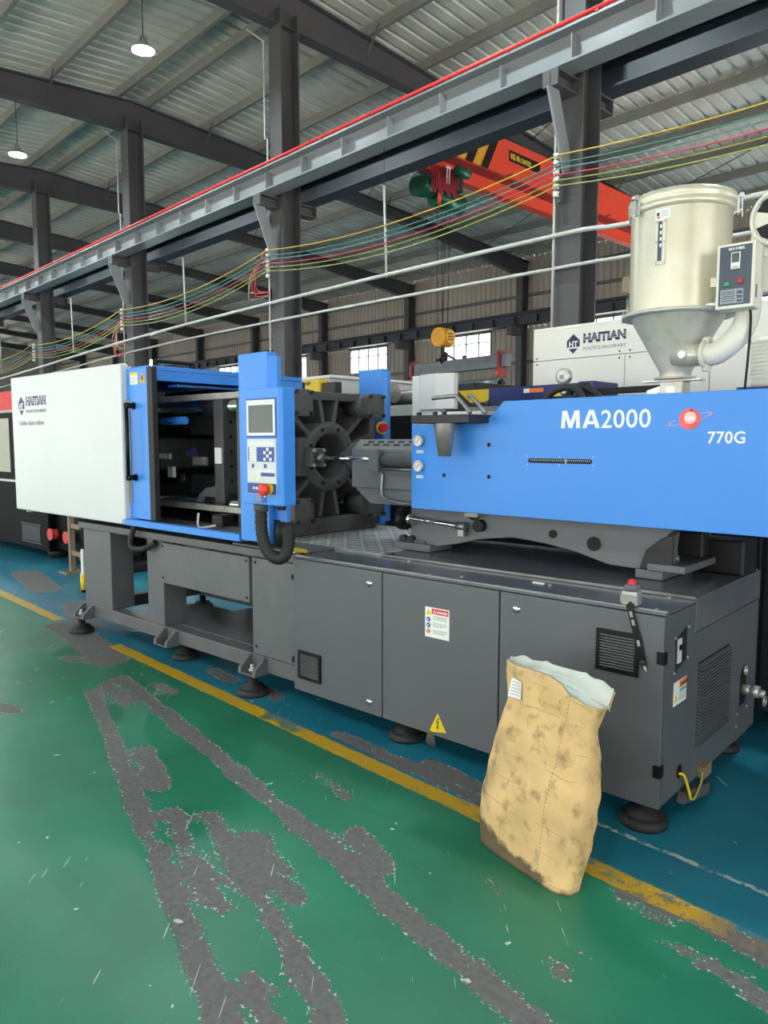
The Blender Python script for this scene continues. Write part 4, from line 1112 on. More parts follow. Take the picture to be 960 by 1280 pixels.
lm = MB().prism([(mx + u * .1, mz + v * mh_) for u, v in ((0, 0), (.2, 0), (.22, .62), (.42, 0), (.58, 0), (.78, .62), (.80, 0), (1, 0), (.95, 1), (.70, 1), (.5, .36), (.30, 1), (.05, 1))], 'xz', CY - .0015, CY)
ax_ = mx + .112
lm.prism([(ax_ + u * .088, mz + v * mh_) for u, v in ((0, 0), (.23, 0), (.31, .22), (.69, .22), (.77, 0), (1, 0), (.64, 1), (.36, 1))][0:0] or [(ax_ + u * .088, mz + v * mh_) for u, v in ((0, 0), (.23, 0), (.56, 1), (.36, 1))], 'xz', CY - .0015, CY)
lm.prism([(ax_ + u * .088, mz + v * mh_) for u, v in ((1, 0), (.64, 1), (.44, 1), (.77, 0))], 'xz', CY - .0015, CY)
lm.prism([(ax_ + u * .088, mz + v * mh_) for u, v in ((.28, .21), (.72, .21), (.67, .38), (.33, .38))], 'xz', CY - .0014, CY)
lm.build('model_letters', 'white_print', cv)
text('model_number', '2000', .118, (-.497, CY - .001, 1.660), FRONT, 'white_print', cv, bold=.0008, width=1.0, spacing=1.03)
text('model_suffix', '770G', .070, (-.012, CY - .001, 1.590), FRONT, 'white_print', cv, bold=.001, width=.95, spacing=1.06)
# ringed planet emblem
PX, PZ = -.088, 1.693
MB().cyl((PX, CY - .0012, PZ), (PX, CY, PZ), .046, 32).build('planet_emblem', 'planet_red', cv)
MB().cyl((PX + .002, CY - .0018, PZ + .006), (PX + .002, CY - .0012, PZ + .006), .026, 24).build('planet_glow', 'planet_pink', cv)
text('planet_letters', 'HAI', .022, (PX - .018, CY - .0022, PZ - .004), FRONT, 'white_print', cv, bold=.001)
MB().cyl((PX + .006, CY - .0018, PZ + .036), (PX + .006, CY - .0012, PZ + .036), .007, 10).build('planet_spot', 'crane_red_dark', cv)
for s, m_ in ((.102, 'ring_pink'), (.092, 'planet_pink')):
    rm_ = MB(); n = 40; ca, sa = cos(radians(14)), sin(radians(14)); k0 = len(rm_.v)
    a0 = radians(112 if True else 0)
    for k in range(n + 1):
        a = radians(-248 + 320 * k / n + 18)
        for q in (s, s - .004):
            u, v = q * cos(a), q * .16 * sin(a)
            rm_.v.append((PX + u * ca - v * sa, CY - .0024, PZ + u * sa + v * ca))
    for k in range(n):
        u = cos(radians(-248 + 320 * (k + .5) / n + 18)); v = sin(radians(-248 + 320 * (k + .5) / n + 18))
        if v > 0 and abs(u) * s < .046: continue
        rm_.face((2 * k, 2 * k + 1, 2 * k + 3, 2 * k + 2))
    rm_.build('planet_ring', m_, cv)
# funnel bracket on the cover's front shoulder
br = MB().box(-1.50, -1.12, .24, .46, 1.692, 1.735).build('funnel_bracket', 'dark_steel', M, .003)
MB().box(-1.53, -1.2, .46, .62, 1.68, 1.76).build('nozzle_shield', 'white_paint', M, .004)
for xx in (-1.47, -1.36, -1.30): MB().box(xx, xx + .018, .25, .27, 1.735, 1.752).build('bracket_clip', 'dark_steel', br)
MB().lathe([(.058, .0), (.058, -.01), (.034, -.175), (.031, -.175)], (-1.325, .31, 1.692), 'z', 24).build('cone_cup', 'steel_bar', M).rotation_euler = (0, 0, 0)
hp = smooth_path([(-1.40, .30, 1.826), (-1.26, .30, 1.832), (-1.235, .30, 1.825), (-1.15, .30, 1.742)], 5)
MB().tube(hp, .011, 8).build('bracket_handle', 'steel', br)
MB().tube([(p[0] + .05, p[1] + .06, p[2]) for p in hp[5:]], .011, 8).build('bracket_handle', 'steel', br)
# nozzle-side block and hoses on top of the carriage
MB().box(-1.55, -1.25, .8, 1.05, 1.69, 1.80).build('valve_block', 'cast_light', M, .01)
for xx in (-1.5, -1.42, -1.33): MB().cyl((xx, .85, 1.80), (xx, .85, 1.83), .018, 10).build('block_port', 'dark_steel', M)
MB().box(-1.28, -1.1, .85, 1.05, 1.70, 1.76).build('mount_plate', 'crane_red_dark', M)
for k, (a, b_) in enumerate(((-1.12, -.80), (-1.02, -.72), (-.98, -.78))):
    MB().tube(smooth_path([(a, .9 + k * .06, 1.74), (a + .1, .9 + k * .06, 1.87 + .02 * k), (b_ - .08, .9 + k * .06, 1.885 - .02 * k), (b_, .9 + k * .06, 1.77)], 7), .02, 10).build('hydraulic_hose', 'black_rubber', M)
MB().box(-1.05, -.9, .92, 1.02, 1.78, 1.85).build('hose_manifold', 'dark_steel', M, .01)
# white post hood on the far side
wc = MB().box(-2.40, -2.33, 1.33, 1.42, 1.0, 2.065).prism([(-2.33, 1.33), (-2.16, 1.30), (-2.03, 1.34), (-2.03, 1.39), (-2.33, 1.39)], 'xy', 1.82, 2.07).box(-2.33, -2.16, 1.36, 1.42, 1.0, 1.82).build('post_hood', 'white_paint', M, .006)
# ------------------------------------------------------------------ hopper dryer standing on the injection cover
HX, HYm = -.30, .80
hopper = thing('hopper_dryer', 'tall round cream steel hopper dryer with control box above the blue cover', 'hopper', m2w(HX, HYm, 1.66), MR)
def hz(z): return z - 1.66
body = MB().lathe([(.222, hz(2.205)), (.226, hz(2.66))], (0, 0, 0), 'z', 56).build('drum', 'hopper_steel', hopper)
MB().lathe([(.226, hz(2.655)), (.238, hz(2.66)), (.240, hz(2.685)), (.232, hz(2.69)), (.242, hz(2.70)), (.240, hz(2.73)), (.21, hz(2.742)), (.001, hz(2.755))], (0, 0, 0), 'z', 56).build('drum_lid', 'hopper_steel', hopper)
MB().lathe([(.20, hz(2.185)), (.256, hz(2.187)), (.258, hz(2.195)), (.256, hz(2.203)), (.20, hz(2.206))], (0, 0, 0), 'z', 56).build('flange_ring', 'hopper_cone', hopper)
MB().lathe([(.215, hz(2.186)), (.072, hz(1.93)), (.072, hz(1.90))], (0, 0, 0), 'z', 56).build('cone', 'hopper_cone', hopper)
MB().lathe([(.001, hz(1.905)), (.098, hz(1.905)), (.098, hz(1.893)), (.001, hz(1.893))], (0, 0, 0), 'z', 32).build('outlet_flange', 'hopper_cone', hopper)
MB().box(-.15, .13, -.035, .035, hz(1.886), hz(1.893)).build('slide_gate', 'zinc', hopper)
MB().box(-.055, .055, -.055, .055, hz(1.66), hz(1.886)).build('throat', 'hopper_cone', hopper, .006)
MB().box(-.022, .022, -.058, -.054, hz(1.81), hz(1.86)).build('throat_window', 'zinc', hopper)
MB().bar((-.06, -.02, hz(1.85)), (-.12, -.03, hz(1.83)), .03, .03).build('gate_lever', 'zinc', hopper)
def surf(a, r, z): return (r * cos(a), r * sin(a), z)
A0 = radians(269)     # direction of the sight glass
def curved_plate(name, a0, a1, r, z0, z1, m, parent, th=.004, n=8):
    mb = MB(); k = 0
    for i in range(n + 1):
        a = a0 + (a1 - a0) * i / n
        mb.v += [surf(a, r, z0), surf(a, r, z1), surf(a, r + th, z0), surf(a, r + th, z1)]
    for i in range(n):
        b = 4 * i; c = b + 4
        mb.face((b + 2, c + 2, c + 3, b + 3)); mb.face((b, b + 1, c + 1, c)); mb.face((b, c, c + 2, b + 2)); mb.face((b + 1, b + 3, c + 3, c + 1))
    mb.face((0, 2, 3, 1)); b = 4 * n; mb.face((b, b + 1, b + 3, b + 2))
    return mb.build(name, m, parent)
curved_plate('sight_glass_frame', A0 - .10, A0 + .10, .224, hz(2.40), hz(2.60), 'hose_white', hopper, .008)
curved_plate('sight_glass', A0 - .045, A0 + .035, .230, hz(2.415), hz(2.59), 'panel_slate', hopper, .004)
curved_plate('maker_sticker', A0 - .12, A0 + .18, .226, hz(2.60), hz(2.645), 'label_white', hopper, .003)
curved_plate('sticker_mark', A0 - .08, A0 - .03, .2285, hz(2.605), hz(2.612), 'label_red', hopper, .002)
curved_plate('sticker_horse', A0 - .09, A0 - .035, .2285, hz(2.616), hz(2.630), 'print_dark', hopper, .002)
for q in range(4): curved_plate('sight_lettering', A0 - .005, A0 + .03, .2345, hz(2.56 - q * .028), hz(2.575 - q * .028), 'label_white', hopper, .001, 2)
for q in range(3): curved_plate('sticker_print', A0 + .0, A0 + .14, .2285, hz(2.611 + q * .010), hz(2.614 + q * .010), 'print_grey', hopper, .001, 3)
for zz in (2.41, 2.50, 2.59):
    for da in (-.08, .08):
        p = Vector(surf(A0 + da, .232, hz(zz))); q = Vector(surf(A0 + da, .238, hz(zz)))
        MB().cyl(p, q, .005, 8).build('frame_screw', 'zinc', hopper)
# toggle latches on lid, clamp bolts on the flange
for a in (radians(239), radians(15), radians(120)):
    p = Vector(surf(a, .245, hz(2.70))); t_ = Vector((cos(a), sin(a), 0))
    lt = MB().bar(p + Vector((0, 0, -.06)), p + Vector((0, 0, .02)), .03, .012, t_).cyl(p + t_ * .012 + Vector((-.015 * sin(a), .015 * cos(a), .02)), p + t_ * .012 + Vector((.015 * sin(a), -.015 * cos(a), .02)), .012, 10)
    lt.bar(p + t_ * .018 + Vector((0, 0, -.075)), p + t_ * .014 + Vector((0, 0, .01)), .012, .006, t_).build('lid_latch', 'zinc', hopper)
for a in (radians(205), radians(324), radians(60)):
    p = Vector(surf(a, .25, hz(2.195)))
    MB().cyl(p + Vector((0, 0, -.02)), p + Vector((0, 0, .035)), .006, 8).bar(p + Vector((-.02, 0, .012)), p + Vector((.02, 0, .012)), .012, .012).build('flange_clamp', 'zinc', hopper)
# air inlet, flexible hose, blower, control box
inl = MB().cyl((.02, -.06, hz(2.0)), (.17, -.09, hz(1.995)), .051, 24)
inl.build('air_inlet', 'hopper_cone', hopper)
MB().cyl((.075, -.128, hz(1.998)), (.077, -.138, hz(1.998)), .017, 16).build('inlet_thermometer', 'zinc', hopper)
d_ = (Vector((.17, -.09, 0)) - Vector((.02, -.06, 0))).normalized()
p_ = Vector((.17, -.09, hz(1.995)))
MB().cyl(p_ - d_ * .004, p_ + d_ * .012, .066, 20).build('inlet_flange', 'hose_white', hopper)
for s in (1, -1): MB().cyl(p_ + Vector((0, 0, .06 * s)) - d_ * .01, p_ + Vector((0, 0, .06 * s)) + d_ * .02, .02, 10).build('flange_ear', 'hose_white', hopper)
hs = smooth_path([p_ + d_ * .01, p_ + d_ * .06 + Vector((0, .0, .004)), p_ + d_ * .13 + Vector((0, .02, .06)), p_ + d_ * .165 + Vector((0, .06, .15)), p_ + d_ * .165 + Vector((0, .09, .30))], 9)
MB().tube(hs, [.050 + (.0022 if k % 2 else 0) for k in range(len(hs))], 20).build('air_hose', 'hose_white', hopper)
bx = MB().box(.24, .395, -.205, -.10, hz(2.17), hz(2.445)).build('control_box', 'box_ivory', hopper, .004)
MB().box(.252, .383, -.2065, -.205, hz(2.184), hz(2.434)).build('box_faceplate', 'panel_slate', bx)
text('box_title', '料斗干燥机', .013, (.288, -.2072, hz(2.416)), FRONT, 'white_print', bx, bold=.0003)
tm = MB().box(.300, .338, -.214, -.2065, hz(2.335), hz(2.405)).build('thermostat', 'label_white', bx, .002)
MB().box(.304, .334, -.2148, -.214, hz(2.362), hz(2.401)).build('thermostat_display', 'screen', bx)
MB().box(.306, .332, -.2148, -.214, hz(2.340), hz(2.346)).build('thermostat_print', 'print_grey', bx)
MB().box(.277, .298, -.216, -.2065, hz(2.265), hz(2.283)).build('start_button', 'green_button', bx, .002)
MB().box(.332, .353, -.216, -.2065, hz(2.272), hz(2.290)).build('stop_button', 'red_bright', bx, .002)
for xx, zz in ((.283, 2.30), (.312, 2.305), (.343, 2.30)): MB().cyl((xx, -.208, hz(zz)), (xx, -.2065, hz(zz)), .003, 8).build('pilot_lamp', 'red_bright', bx)
for q in range(6): MB().box(.264, .30 + (.03 if q % 2 else .05), -.2069, -.2065, hz(2.245 - q * .009) - .0012, hz(2.245 - q * .009) + .0012).build('box_print', 'bezel', bx)
MB().box(.262, .352, -.2068, -.2065, hz(2.250), hz(2.2515)).box(.262, .352, -.2068, -.2065, hz(2.193), hz(2.1945)).box(.262, .2635, -.2068, -.2065, hz(2.193), hz(2.25)).box(.352, .3535, -.2068, -.2065, hz(2.193), hz(2.25)).box(.322, .3235, -.2068, -.2065, hz(2.193), hz(2.25)).build('print_table', 'bezel', bx)
vs_ = MB().box(.395, .3965, -.004, .004, -.0022, .0022).mesh('box_vent', 'black')
for q in range(8):
    place('box_vent', vs_, bx, (0, -.17, hz(2.215) + q * .007)).scale = (1, 2.5, 1)
MB().box(.20, .24, -.16, -.14, hz(2.28), hz(2.32)).build('box_bracket', 'hopper_cone', hopper)
bl = MB().lathe([(.001, -.055), (.115, -.055), (.125, -.045), (.125, .055), (.001, .055)], (.455, -.03, hz(2.555)), 'y', 40).build('blower_housing', 'box_ivory', hopper)
MB().lathe([(.108, -.010), (.122, -.010), (.122, .0), (.108, .0)], (.455, -.085, hz(2.555)), 'y', 40, closed=True).build('blower_ring', 'hose_white', bl)
for k in range(4):
    a0, a1 = radians(20 + 90 * k), radians(70 + 90 * k)
    c = (.455, hz(2.555))
    MB().prism([(c[0] + .018 * cos((a0 + a1) / 2), c[1] + .018 * sin((a0 + a1) / 2)), (c[0] + .102 * cos(a0), c[1] + .102 * sin(a0)), (c[0] + .104 * cos((a0 + a1) / 2), c[1] + .104 * sin((a0 + a1) / 2)), (c[0] + .102 * cos(a1), c[1] + .102 * sin(a1))], 'xz', -.087, -.0845).build('blower_opening', 'recess_shade', bl)
MB().box(.33, .40, -.06, .02, hz(2.40), hz(2.60)).build('blower_duct', 'box_ivory', hopper, .01)
MB().box(.36, .46, -.05, .02, hz(2.25), hz(2.45)).build('heater_box', 'box_ivory', hopper, .01)
MB().tube(smooth_path([(.36, -.12, hz(2.172)), (.365, -.12, hz(2.12)), (.362, -.12, hz(2.0)), (.35, -.11, hz(1.82))], 5), .006, 6).build('power_cable', 'black', hopper)

# ------------------------------------------------------------------ pendant remote with strap on the cabinet sill
rm0 = thing('tally_device', 'small grey clip device with red cap and black printed strap on the cabinet edge', 'device', m2w(-.155, .035, .934), MR)
MB().box(-.034, .034, -.028, .028, .0, .06).build('body', 'zinc', rm0, .008)
MB().box(-.028, .028, -.022, .024, .06, .085).build('clear_cover', 'cast_light', rm0, .01)
MB().lathe([(.017, .085), (.017, .10), (.012, .105), (.001, .106)], (0, 0, 0), 'z', 16).build('red_cap', 'red_bright', rm0)
MB().box(-.036, .036, -.031, -.028, .012, .045).build('face_plate', 'steel', rm0, .002)
st_ = MB(); pth = smooth_path([(.0, -.03, .012), (.012, -.042, -.004), (.03, -.045, -.06), (.055, -.046, -.14), (.07, -.044, -.205)], 6)
for i, p in enumerate(pth):
    d = (pth[min(i + 1, len(pth) - 1)] - pth[max(i - 1, 0)]).normalized(); n_ = Vector((0, 1, 0)).cross(d).normalized()
    st_.v += [tuple(p + n_ * .013), tuple(p - n_ * .013), tuple(p + n_ * .013 + Vector((0, -.003, 0))), tuple(p - n_ * .013 + Vector((0, -.003, 0)))]
for i in range(len(pth) - 1):
    b = 4 * i; c = b + 4
    st_.face((b, c, c + 1, b + 1)); st_.face((b + 2, b + 3, c + 3, c + 2)); st_.face((b, b + 2, c + 2, c)); st_.face((b + 1, c + 1, c + 3, b + 3))
st_.build('strap', 'black', rm0)
for i in (9, 12, 18):
    p = pth[i]; d = (pth[i + 1] - pth[i - 1]).normalized()
    MB().bar(p - d * .012 + Vector((0, -.0035, 0)), p + d * .012 + Vector((0, -.0035, 0)), .012, .001, (0, 1, 0)).build('strap_print', 'print_grey', rm0)
MB().cyl((.070, -.045, -.205), (.078, -.045, -.225), .014, 10).build('swivel', 'dark_steel', rm0)
MB().tube([(.078, -.045, -.225), (.082, -.046, -.235), (.09, -.046, -.25)], .005, 8).build('hook', 'zinc', rm0)

# ------------------------------------------------------------------ kraft paper sack
def bag_material():
    m = mat('kraft_sack', (218, 184, 128), .72, var=.14, scale=7, bump=.45, bscale=16, dirt=(122, 96, 60), dirt_amt=.6)
    nt = m.node_tree; N = nt.nodes; L = nt.links; b = N['Principled BSDF']
    src = b.inputs['Base Color'].links[0].from_socket
    tc = [n for n in N if n.type == 'TEX_COORD'][0]
    sep = N.new('ShaderNodeSeparateXYZ'); L.new(tc.outputs['Object'], sep.inputs[0])
    def mth(op, a, bb):
        n = N.new('ShaderNodeMath'); n.operation = op
        for i, v in enumerate((a, bb)):
            if isinstance(v, (int, float)): n.inputs[i].default_value = v
            else: L.new(v, n.inputs[i])
        return n.outputs[0]
    def rng(v, lo, hi):
        n = N.new('ShaderNodeMapRange'); n.inputs['From Min'].default_value = lo; n.inputs['From Max'].default_value = hi; L.new(v, n.inputs['Value']); return n.outputs['Result']
    def nse(s, d=6):
        n = N.new('ShaderNodeTexNoise'); n.inputs['Scale'].default_value = s; n.inputs['Detail'].default_value = d; L.new(tc.outputs['Object'], n.inputs['Vector']); return n.outputs['Fac']
    def mix(f, a, c):
        n = N.new('ShaderNodeMix'); n.data_type = 'RGBA'; L.new(f, n.inputs['Factor']); L.new(a, n.inputs['A']); n.inputs['B'].default_value = s2l(c) + (1,); return n.outputs['Result']
    x, z = sep.outputs[0], sep.outputs[2]
    # oily stain along the foot, deeper at the left corner
    lim = mth('ADD', mth('MULTIPLY', rng(x, .2, -.28), .12), mth('MULTIPLY', mth('SUBTRACT', nse(12), .5), .16))
    out = mix(mth('MULTIPLY', rng(mth('SUBTRACT', lim, z), -.004, .02), .85), src, (66, 58, 46))
    # left edge smudge
    sm = mth('MULTIPLY', rng(x, -.12, -.22), rng(nse(9, 8), .46, .66))
    sm = mth('MULTIPLY', sm, mth('MULTIPLY', rng(z, .1, .2), rng(z, .55, .42)))
    out = mix(mth('MULTIPLY', sm, .75), out, (92, 76, 50))
    # dark scuff at the upper right neck
    ds = N.new('ShaderNodeVectorMath'); ds.operation = 'DISTANCE'; L.new(tc.outputs['Object'], ds.inputs[0]); ds.inputs[1].default_value = (.15, -.02, .575)
    out = mix(mth('MULTIPLY', rng(ds.outputs['Value'], .09, .02), rng(nse(30), .35, .7)), out, (104, 84, 58))
    # stitched seam and printed creases
    seam = mth('MULTIPLY', mth('LESS_THAN', mth('ABSOLUTE', mth('SUBTRACT', x, .105), 0), .0022), mth('GREATER_THAN', mth('SINE', mth('MULTIPLY', z, 420), 0), -.2))
    out = mix(mth('MULTIPLY', seam, .55), out, (120, 98, 66))
    cre = mth('MULTIPLY', mth('LESS_THAN', mth('ABSOLUTE', mth('SUBTRACT', mth('FRACT', mth('MULTIPLY', mth('ADD', z, mth('MULTIPLY', nse(4, 3), .05)), 11.0), 0), .5), 0), .02), rng(nse(6, 3), .48, .6))
    out = mix(mth('MULTIPLY', cre, .45), out, (132, 108, 72))
    # torn dark flecks
    vo = N.new('ShaderNodeTexVoronoi'); vo.inputs['Scale'].default_value = 9; L.new(tc.outputs['Object'], vo.inputs['Vector'])
    fl = mth('MULTIPLY', mth('LESS_THAN', vo.outputs['Distance'], mth('MULTIPLY', mth('SUBTRACT', nse(40, 2), .42), .25)), mth('GREATER_THAN', nse(3.1, 2), .56))
    out = mix(mth('MULTIPLY', fl, .8), out, (60, 48, 36))
    L.new(out, b.inputs['Base Color'])
bag_material()
from mathutils import noise as mnoise
BW = lambda v: (.236 + .022 * sin(pi * min(v / .6, 1)) - .028 * max(0, 1 - abs(v - .78) / .14) + (.03 * max(0, (v - .85) / .15)))
BT = lambda v: (.062 + .022 * sin(pi * min(v / .75, 1)) - .025 * max(0, 1 - abs(v - .80) / .15) - .012 * max(0, (v - .85) / .15))
BC = lambda v: (.0 - .015 * v)
H_BAG = .712
def bag_pt(ang, v, off=0.0, wr=1.0):
    c, s = cos(ang), sin(ang); e = .55
    w, t = BW(v) + off, BT(v) + off
    x = w * math.copysign(abs(c) ** e, c) + BC(v); y = t * math.copysign(abs(s) ** e, s)
    z = H_BAG * v
    nv = Vector((x * 6, y * 6, z * 5))
    n1 = mnoise.noise(nv) * .012 + mnoise.noise(nv * 2.7) * .006
    fold = .010 * sin(x * 60 + z * 14) * max(0, 1 - abs(v - .80) / .22)
    fold += .0028 * sin(z * 75 + x * 9 + 4 * mnoise.noise(Vector((x * 5, 1, z * 4)))) * max(0, 1 - abs(v - .35) / .5) * (1 if c > .3 else .25)
    k = (n1 + fold) * wr * min(1, v * 8)
    x += k * c * .6; y += k * (1 if s >= 0 else -1) * min(1, abs(s) * 2)
    if v > .9:          # ragged mouth, front rim sagging on the right
        u = x / .26
        f = (v - .9) / .1
        dip = (.058 * max(0, 1 - ((u - .70) / .62) ** 2)) if y < .004 else .0
        dip += .026 * max(0, u - .1) ** 1.5
        z += f * (-dip + .012 * mnoise.noise(Vector((x * 14, y * 20, 3))) + .010 * u)
    lean = .165 * (z / .735)
    return (x, y + lean, z)
sack = thing('paper_sack', 'dirty tan kraft paper sack with white liner standing on the floor by the grey cabinet', 'sack', (-1.560, 2.245, 0), radians(-10))
mb = MB(); NA, NV = 72, 56
for j in range(NV + 1):
    for i in range(NA): mb.v.append(bag_pt(2 * pi * i / NA, j / NV))
for j in range(NV):
    for i in range(NA):
        i2 = (i + 1) % NA; mb.face((j * NA + i, j * NA + i2, (j + 1) * NA + i2, (j + 1) * NA + i), True)
mb.face([i for i in range(NA)][::-1])
o = mb.build('sack_body', 'kraft_sack', sack)
sd = o.modifiers.new('thick', 'SOLIDIFY'); sd.thickness = .003
# white plastic liner crumpled in the mouth
mb = MB(); R = 10
for j in range(R + 1):
    for i in range(NA):
        a = 2 * pi * i / NA
        p = Vector(bag_pt(a, 1.0 if j < 3 else .985, -.005))
        q = Vector(bag_pt(a, .9, -.012)); back = p.y > (.165 * p.z / .735)
        if j == 0: p.z += .010 + .010 * mnoise.noise(Vector((p.x * 20, p.y * 20, 1))) if back else -.004
        elif j == 1: p.z += .002
        elif j > 2:
            f = (j - 2) / (R - 2); cpt = Vector((p.x, .165 * .93 + .0, 0)); p = Vector((p.x, p.y * (1 - f) + (.158) * f, p.z * (1 - f) + ((p.z + Vector(bag_pt(-a, .985, -.005)).z) / 2) * f - .02 * sin(pi * f * .5) + .012 * mnoise.noise(Vector((p.x * 25, p.y * 30 + f * 3, 5)))))
        mb.v.append(tuple(p))
for j in range(R):
    for i in range(NA):
        i2 = (i + 1) % NA; mb.face((j * NA + i, j * NA + i2, (j + 1) * NA + i2, (j + 1) * NA + i), True)
o = mb.build('liner', 'liner', sack)
# paper label near the left upper corner, following the sack face
def bag_patch(name, x0, x1, z0, z1, m, off, n=6):
    mb = MB()
    for a in range(n + 1):
        for b in range(n + 1):
            xx = x0 + (x1 - x0) * a / n; v = (z0 + (z1 - z0) * b / n) / H_BAG
            c = max(-1, min(1, (xx - BC(v)) / BW(v))); ca = math.copysign(abs(c) ** (1 / .55), c); ang = -math.acos(ca)
            p = bag_pt(ang, v); mb.v.append((p[0], p[1] - off, p[2]))
    for a in range(n):
        for b in range(n):
            q = a * (n + 1) + b; mb.face((q, q + n + 1, q + n + 2, q + 1), True)
    return mb.build(name, m, sack)
bag_patch('paper_label', -.205, -.135, .575, .652, 'label_white', .005, 10)
for q in range(5): bag_patch('label_print', -.198, -.15 - .008 * (q % 2), .588 + q * .012, .5905 + q * .012, 'print_grey', .0065, 3)

# ------------------------------------------------------------------ large cream and navy machine behind
B = thing('injection_molding_machine', 'large cream and navy injection moulding machine behind the blue one', 'machine', (-4.0, 5.3, 0))
X0 = -4.0
def bx2(name, x0, x1, y0, y1, z0, z1, m, parent=B, bev=0.0):
    return MB().box(x0 - X0, x1 - X0, y0 - 5.3, y1 - 5.3, z0, z1).build(name, m, parent, bev)
bx2('machine_base', -9.6, 2.4, 5.35, 7.0, .12, 1.1, 'dark_panel', B, .01)
bx2('base_cabinet', -4.4, 2.4, 4.22, 5.35, .12, 1.15, 'dark_panel', B, .008)
for a, b_ in ((-4.38, -2.9), (-2.88, -1.45), (-1.43, .4), (.42, 2.38)):
    bx2('cabinet_door', a, b_, 4.20, 4.22, .32, 1.12, 'dark_panel', B, .004)
    bx2('kick_panel', a, b_, 4.205, 4.22, .13, .30, 'dark_panel', B, .004)
for k in range(9): bx2('vent_slat', -1.30, -1.05, 4.192, 4.2, .40 + k * .03, .415 + k * .03, 'steel_bar', B)
for xx in (-9.2, -6.5, -4.1, -2.0, .5, 2.0):
    for yy in (4.6, 6.7): MB().cyl((xx - X0, yy - 5.3, 0), (xx - X0, yy - 5.3, .12), .12, 16).build('leveling_foot', 'black_rubber', B)
# injection hood in cream panels
bx2('hood_core', -3.70, 2.3, 5.33, 6.6, 1.15, 2.49, 'cream_paint', B)
bx2('hood_panel', -3.72, 2.3, 5.3, 5.33, 2.265, 2.505, 'cream_paint', B, .003)
for a, b_ in ((-3.72, -2.885), (-2.879, -2.235), (-2.229, -1.2), (-1.194, 2.3)):
    hp_ = bx2('hood_panel', a, b_, 5.3, 5.33, 1.35, 2.259, 'cream_paint', B, .003)
    for xx in (a + .04, b_ - .04):
        MB().cyl((xx - X0, -.001, 2.235), (xx - X0, -.004, 2.235), .007, 8).build('panel_screw', 'black', hp_)
        MB().cyl((xx - X0, -.001, 2.285), (xx - X0, -.004, 2.285), .007, 8).build('panel_screw', 'black', hp_)
bx2('hood_roof', -3.72, 2.3, 5.3, 6.62, 2.505, 2.53, 'cream_paint', B, .004)
maker_mark(B, -3.335 - X0, -.0006, 2.375, .235, 'logo_navy', 'print_grey')
# injection unit navy rails in front of the hood
nr = bx2('navy_rail', -3.60, -2.80, 4.55, 4.75, 1.60, 2.0, 'navy', B, .006)
bx2('navy_block', -2.80, -2.68, 4.52, 4.85, 1.60, 2.005, 'navy', B, .006)
bx2('navy_ledge', -2.68, -2.2, 4.62, 4.70, 1.60, 1.90, 'black', B)
bx2('black_rail', -2.68, -2.22, 4.56, 4.62, 1.915, 1.955, 'black', B, .003)
bx2('navy_end', -2.22, -2.10, 4.54, 4.7, 1.60, 1.965, 'navy', B, .004)
bx2('rail_support', -3.5, -2.15, 4.76, 5.3, 1.15, 1.6, 'navy', B)
bx2('orange_label', -3.22, -3.10, 4.546, 4.55, 1.95, 1.98, 'label_orange', B)
bx2('white_label', -3.27, -3.22, 4.546, 4.55, 1.95, 1.98, 'label_white', B)
MB().prism([(-3.03 - X0, 1.905), (-2.94 - X0, 1.905), (-2.985 - X0, 1.985)], 'xz', -.755, -.75).build('warning_triangle', 'yellow', B)
gx, gy, gz_ = -2.90 - X0, -.80, 2.045
MB().lathe([(.001, .03), (.05, .03), (.055, .02), (.055, -.02), (.045, -.025), (.001, -.022)], (gx, gy, gz_), 'y', 24).build('dial_gauge', 'zinc', B)
MB().cyl((gx, gy - .028, gz_), (gx, gy - .024, gz_), .036, 20).build('dial_face', 'label_white', B)
MB().box(gx - .015, gx + .015, gy - .032, gy - .028, gz_ - .02, gz_ + .008).build('dial_window', 'print_grey', B)
bx2('gauge_stem', -2.915, -2.885, 4.5, 4.55, 1.93, 2.0, 'zinc', B)
MB().prism([(-3.95 - X0, 2.0), (-3.55 - X0, 2.0), (-3.66 - X0, 1.90), (-3.82 - X0, 1.90)], 'xz', -.70, -.66).build('yellow_plate', 'yellow', B)
bx2('plate_strut', -3.78, -3.70, 4.62, 4.66, 1.15, 1.90, 'navy', B)
# ribbed filter canister
MB().lathe([(.001, 0), (.1, 0), (.1, .05)] + [q for k in range(10) for q in ((.1, .05 + k * .024), (.107, .058 + k * .024), (.1, .068 + k * .024))] + [(.09, .3), (.001, .31)], (-1.72 - X0, 4.95 - 5.3, 1.93), 'z', 28).build('filter_canister', 'hose_white', B)
bx2('canister_stand', -1.85, -1.6, 4.8, 5.1, 1.15, 1.93, 'navy', B)
MB().cyl((-3.06 - X0, .35, 2.53), (-3.06 - X0, .35, 2.78), .012, 8).build('beacon_stem', 'steel', B)
MB().lathe([(.001, .0), (.045, 0), (.05, .02), (.048, .12), (.04, .13), (.001, .13)], (-3.06 - X0, .35, 2.78), 'z', 18).build('beacon', 'tan_post', B)
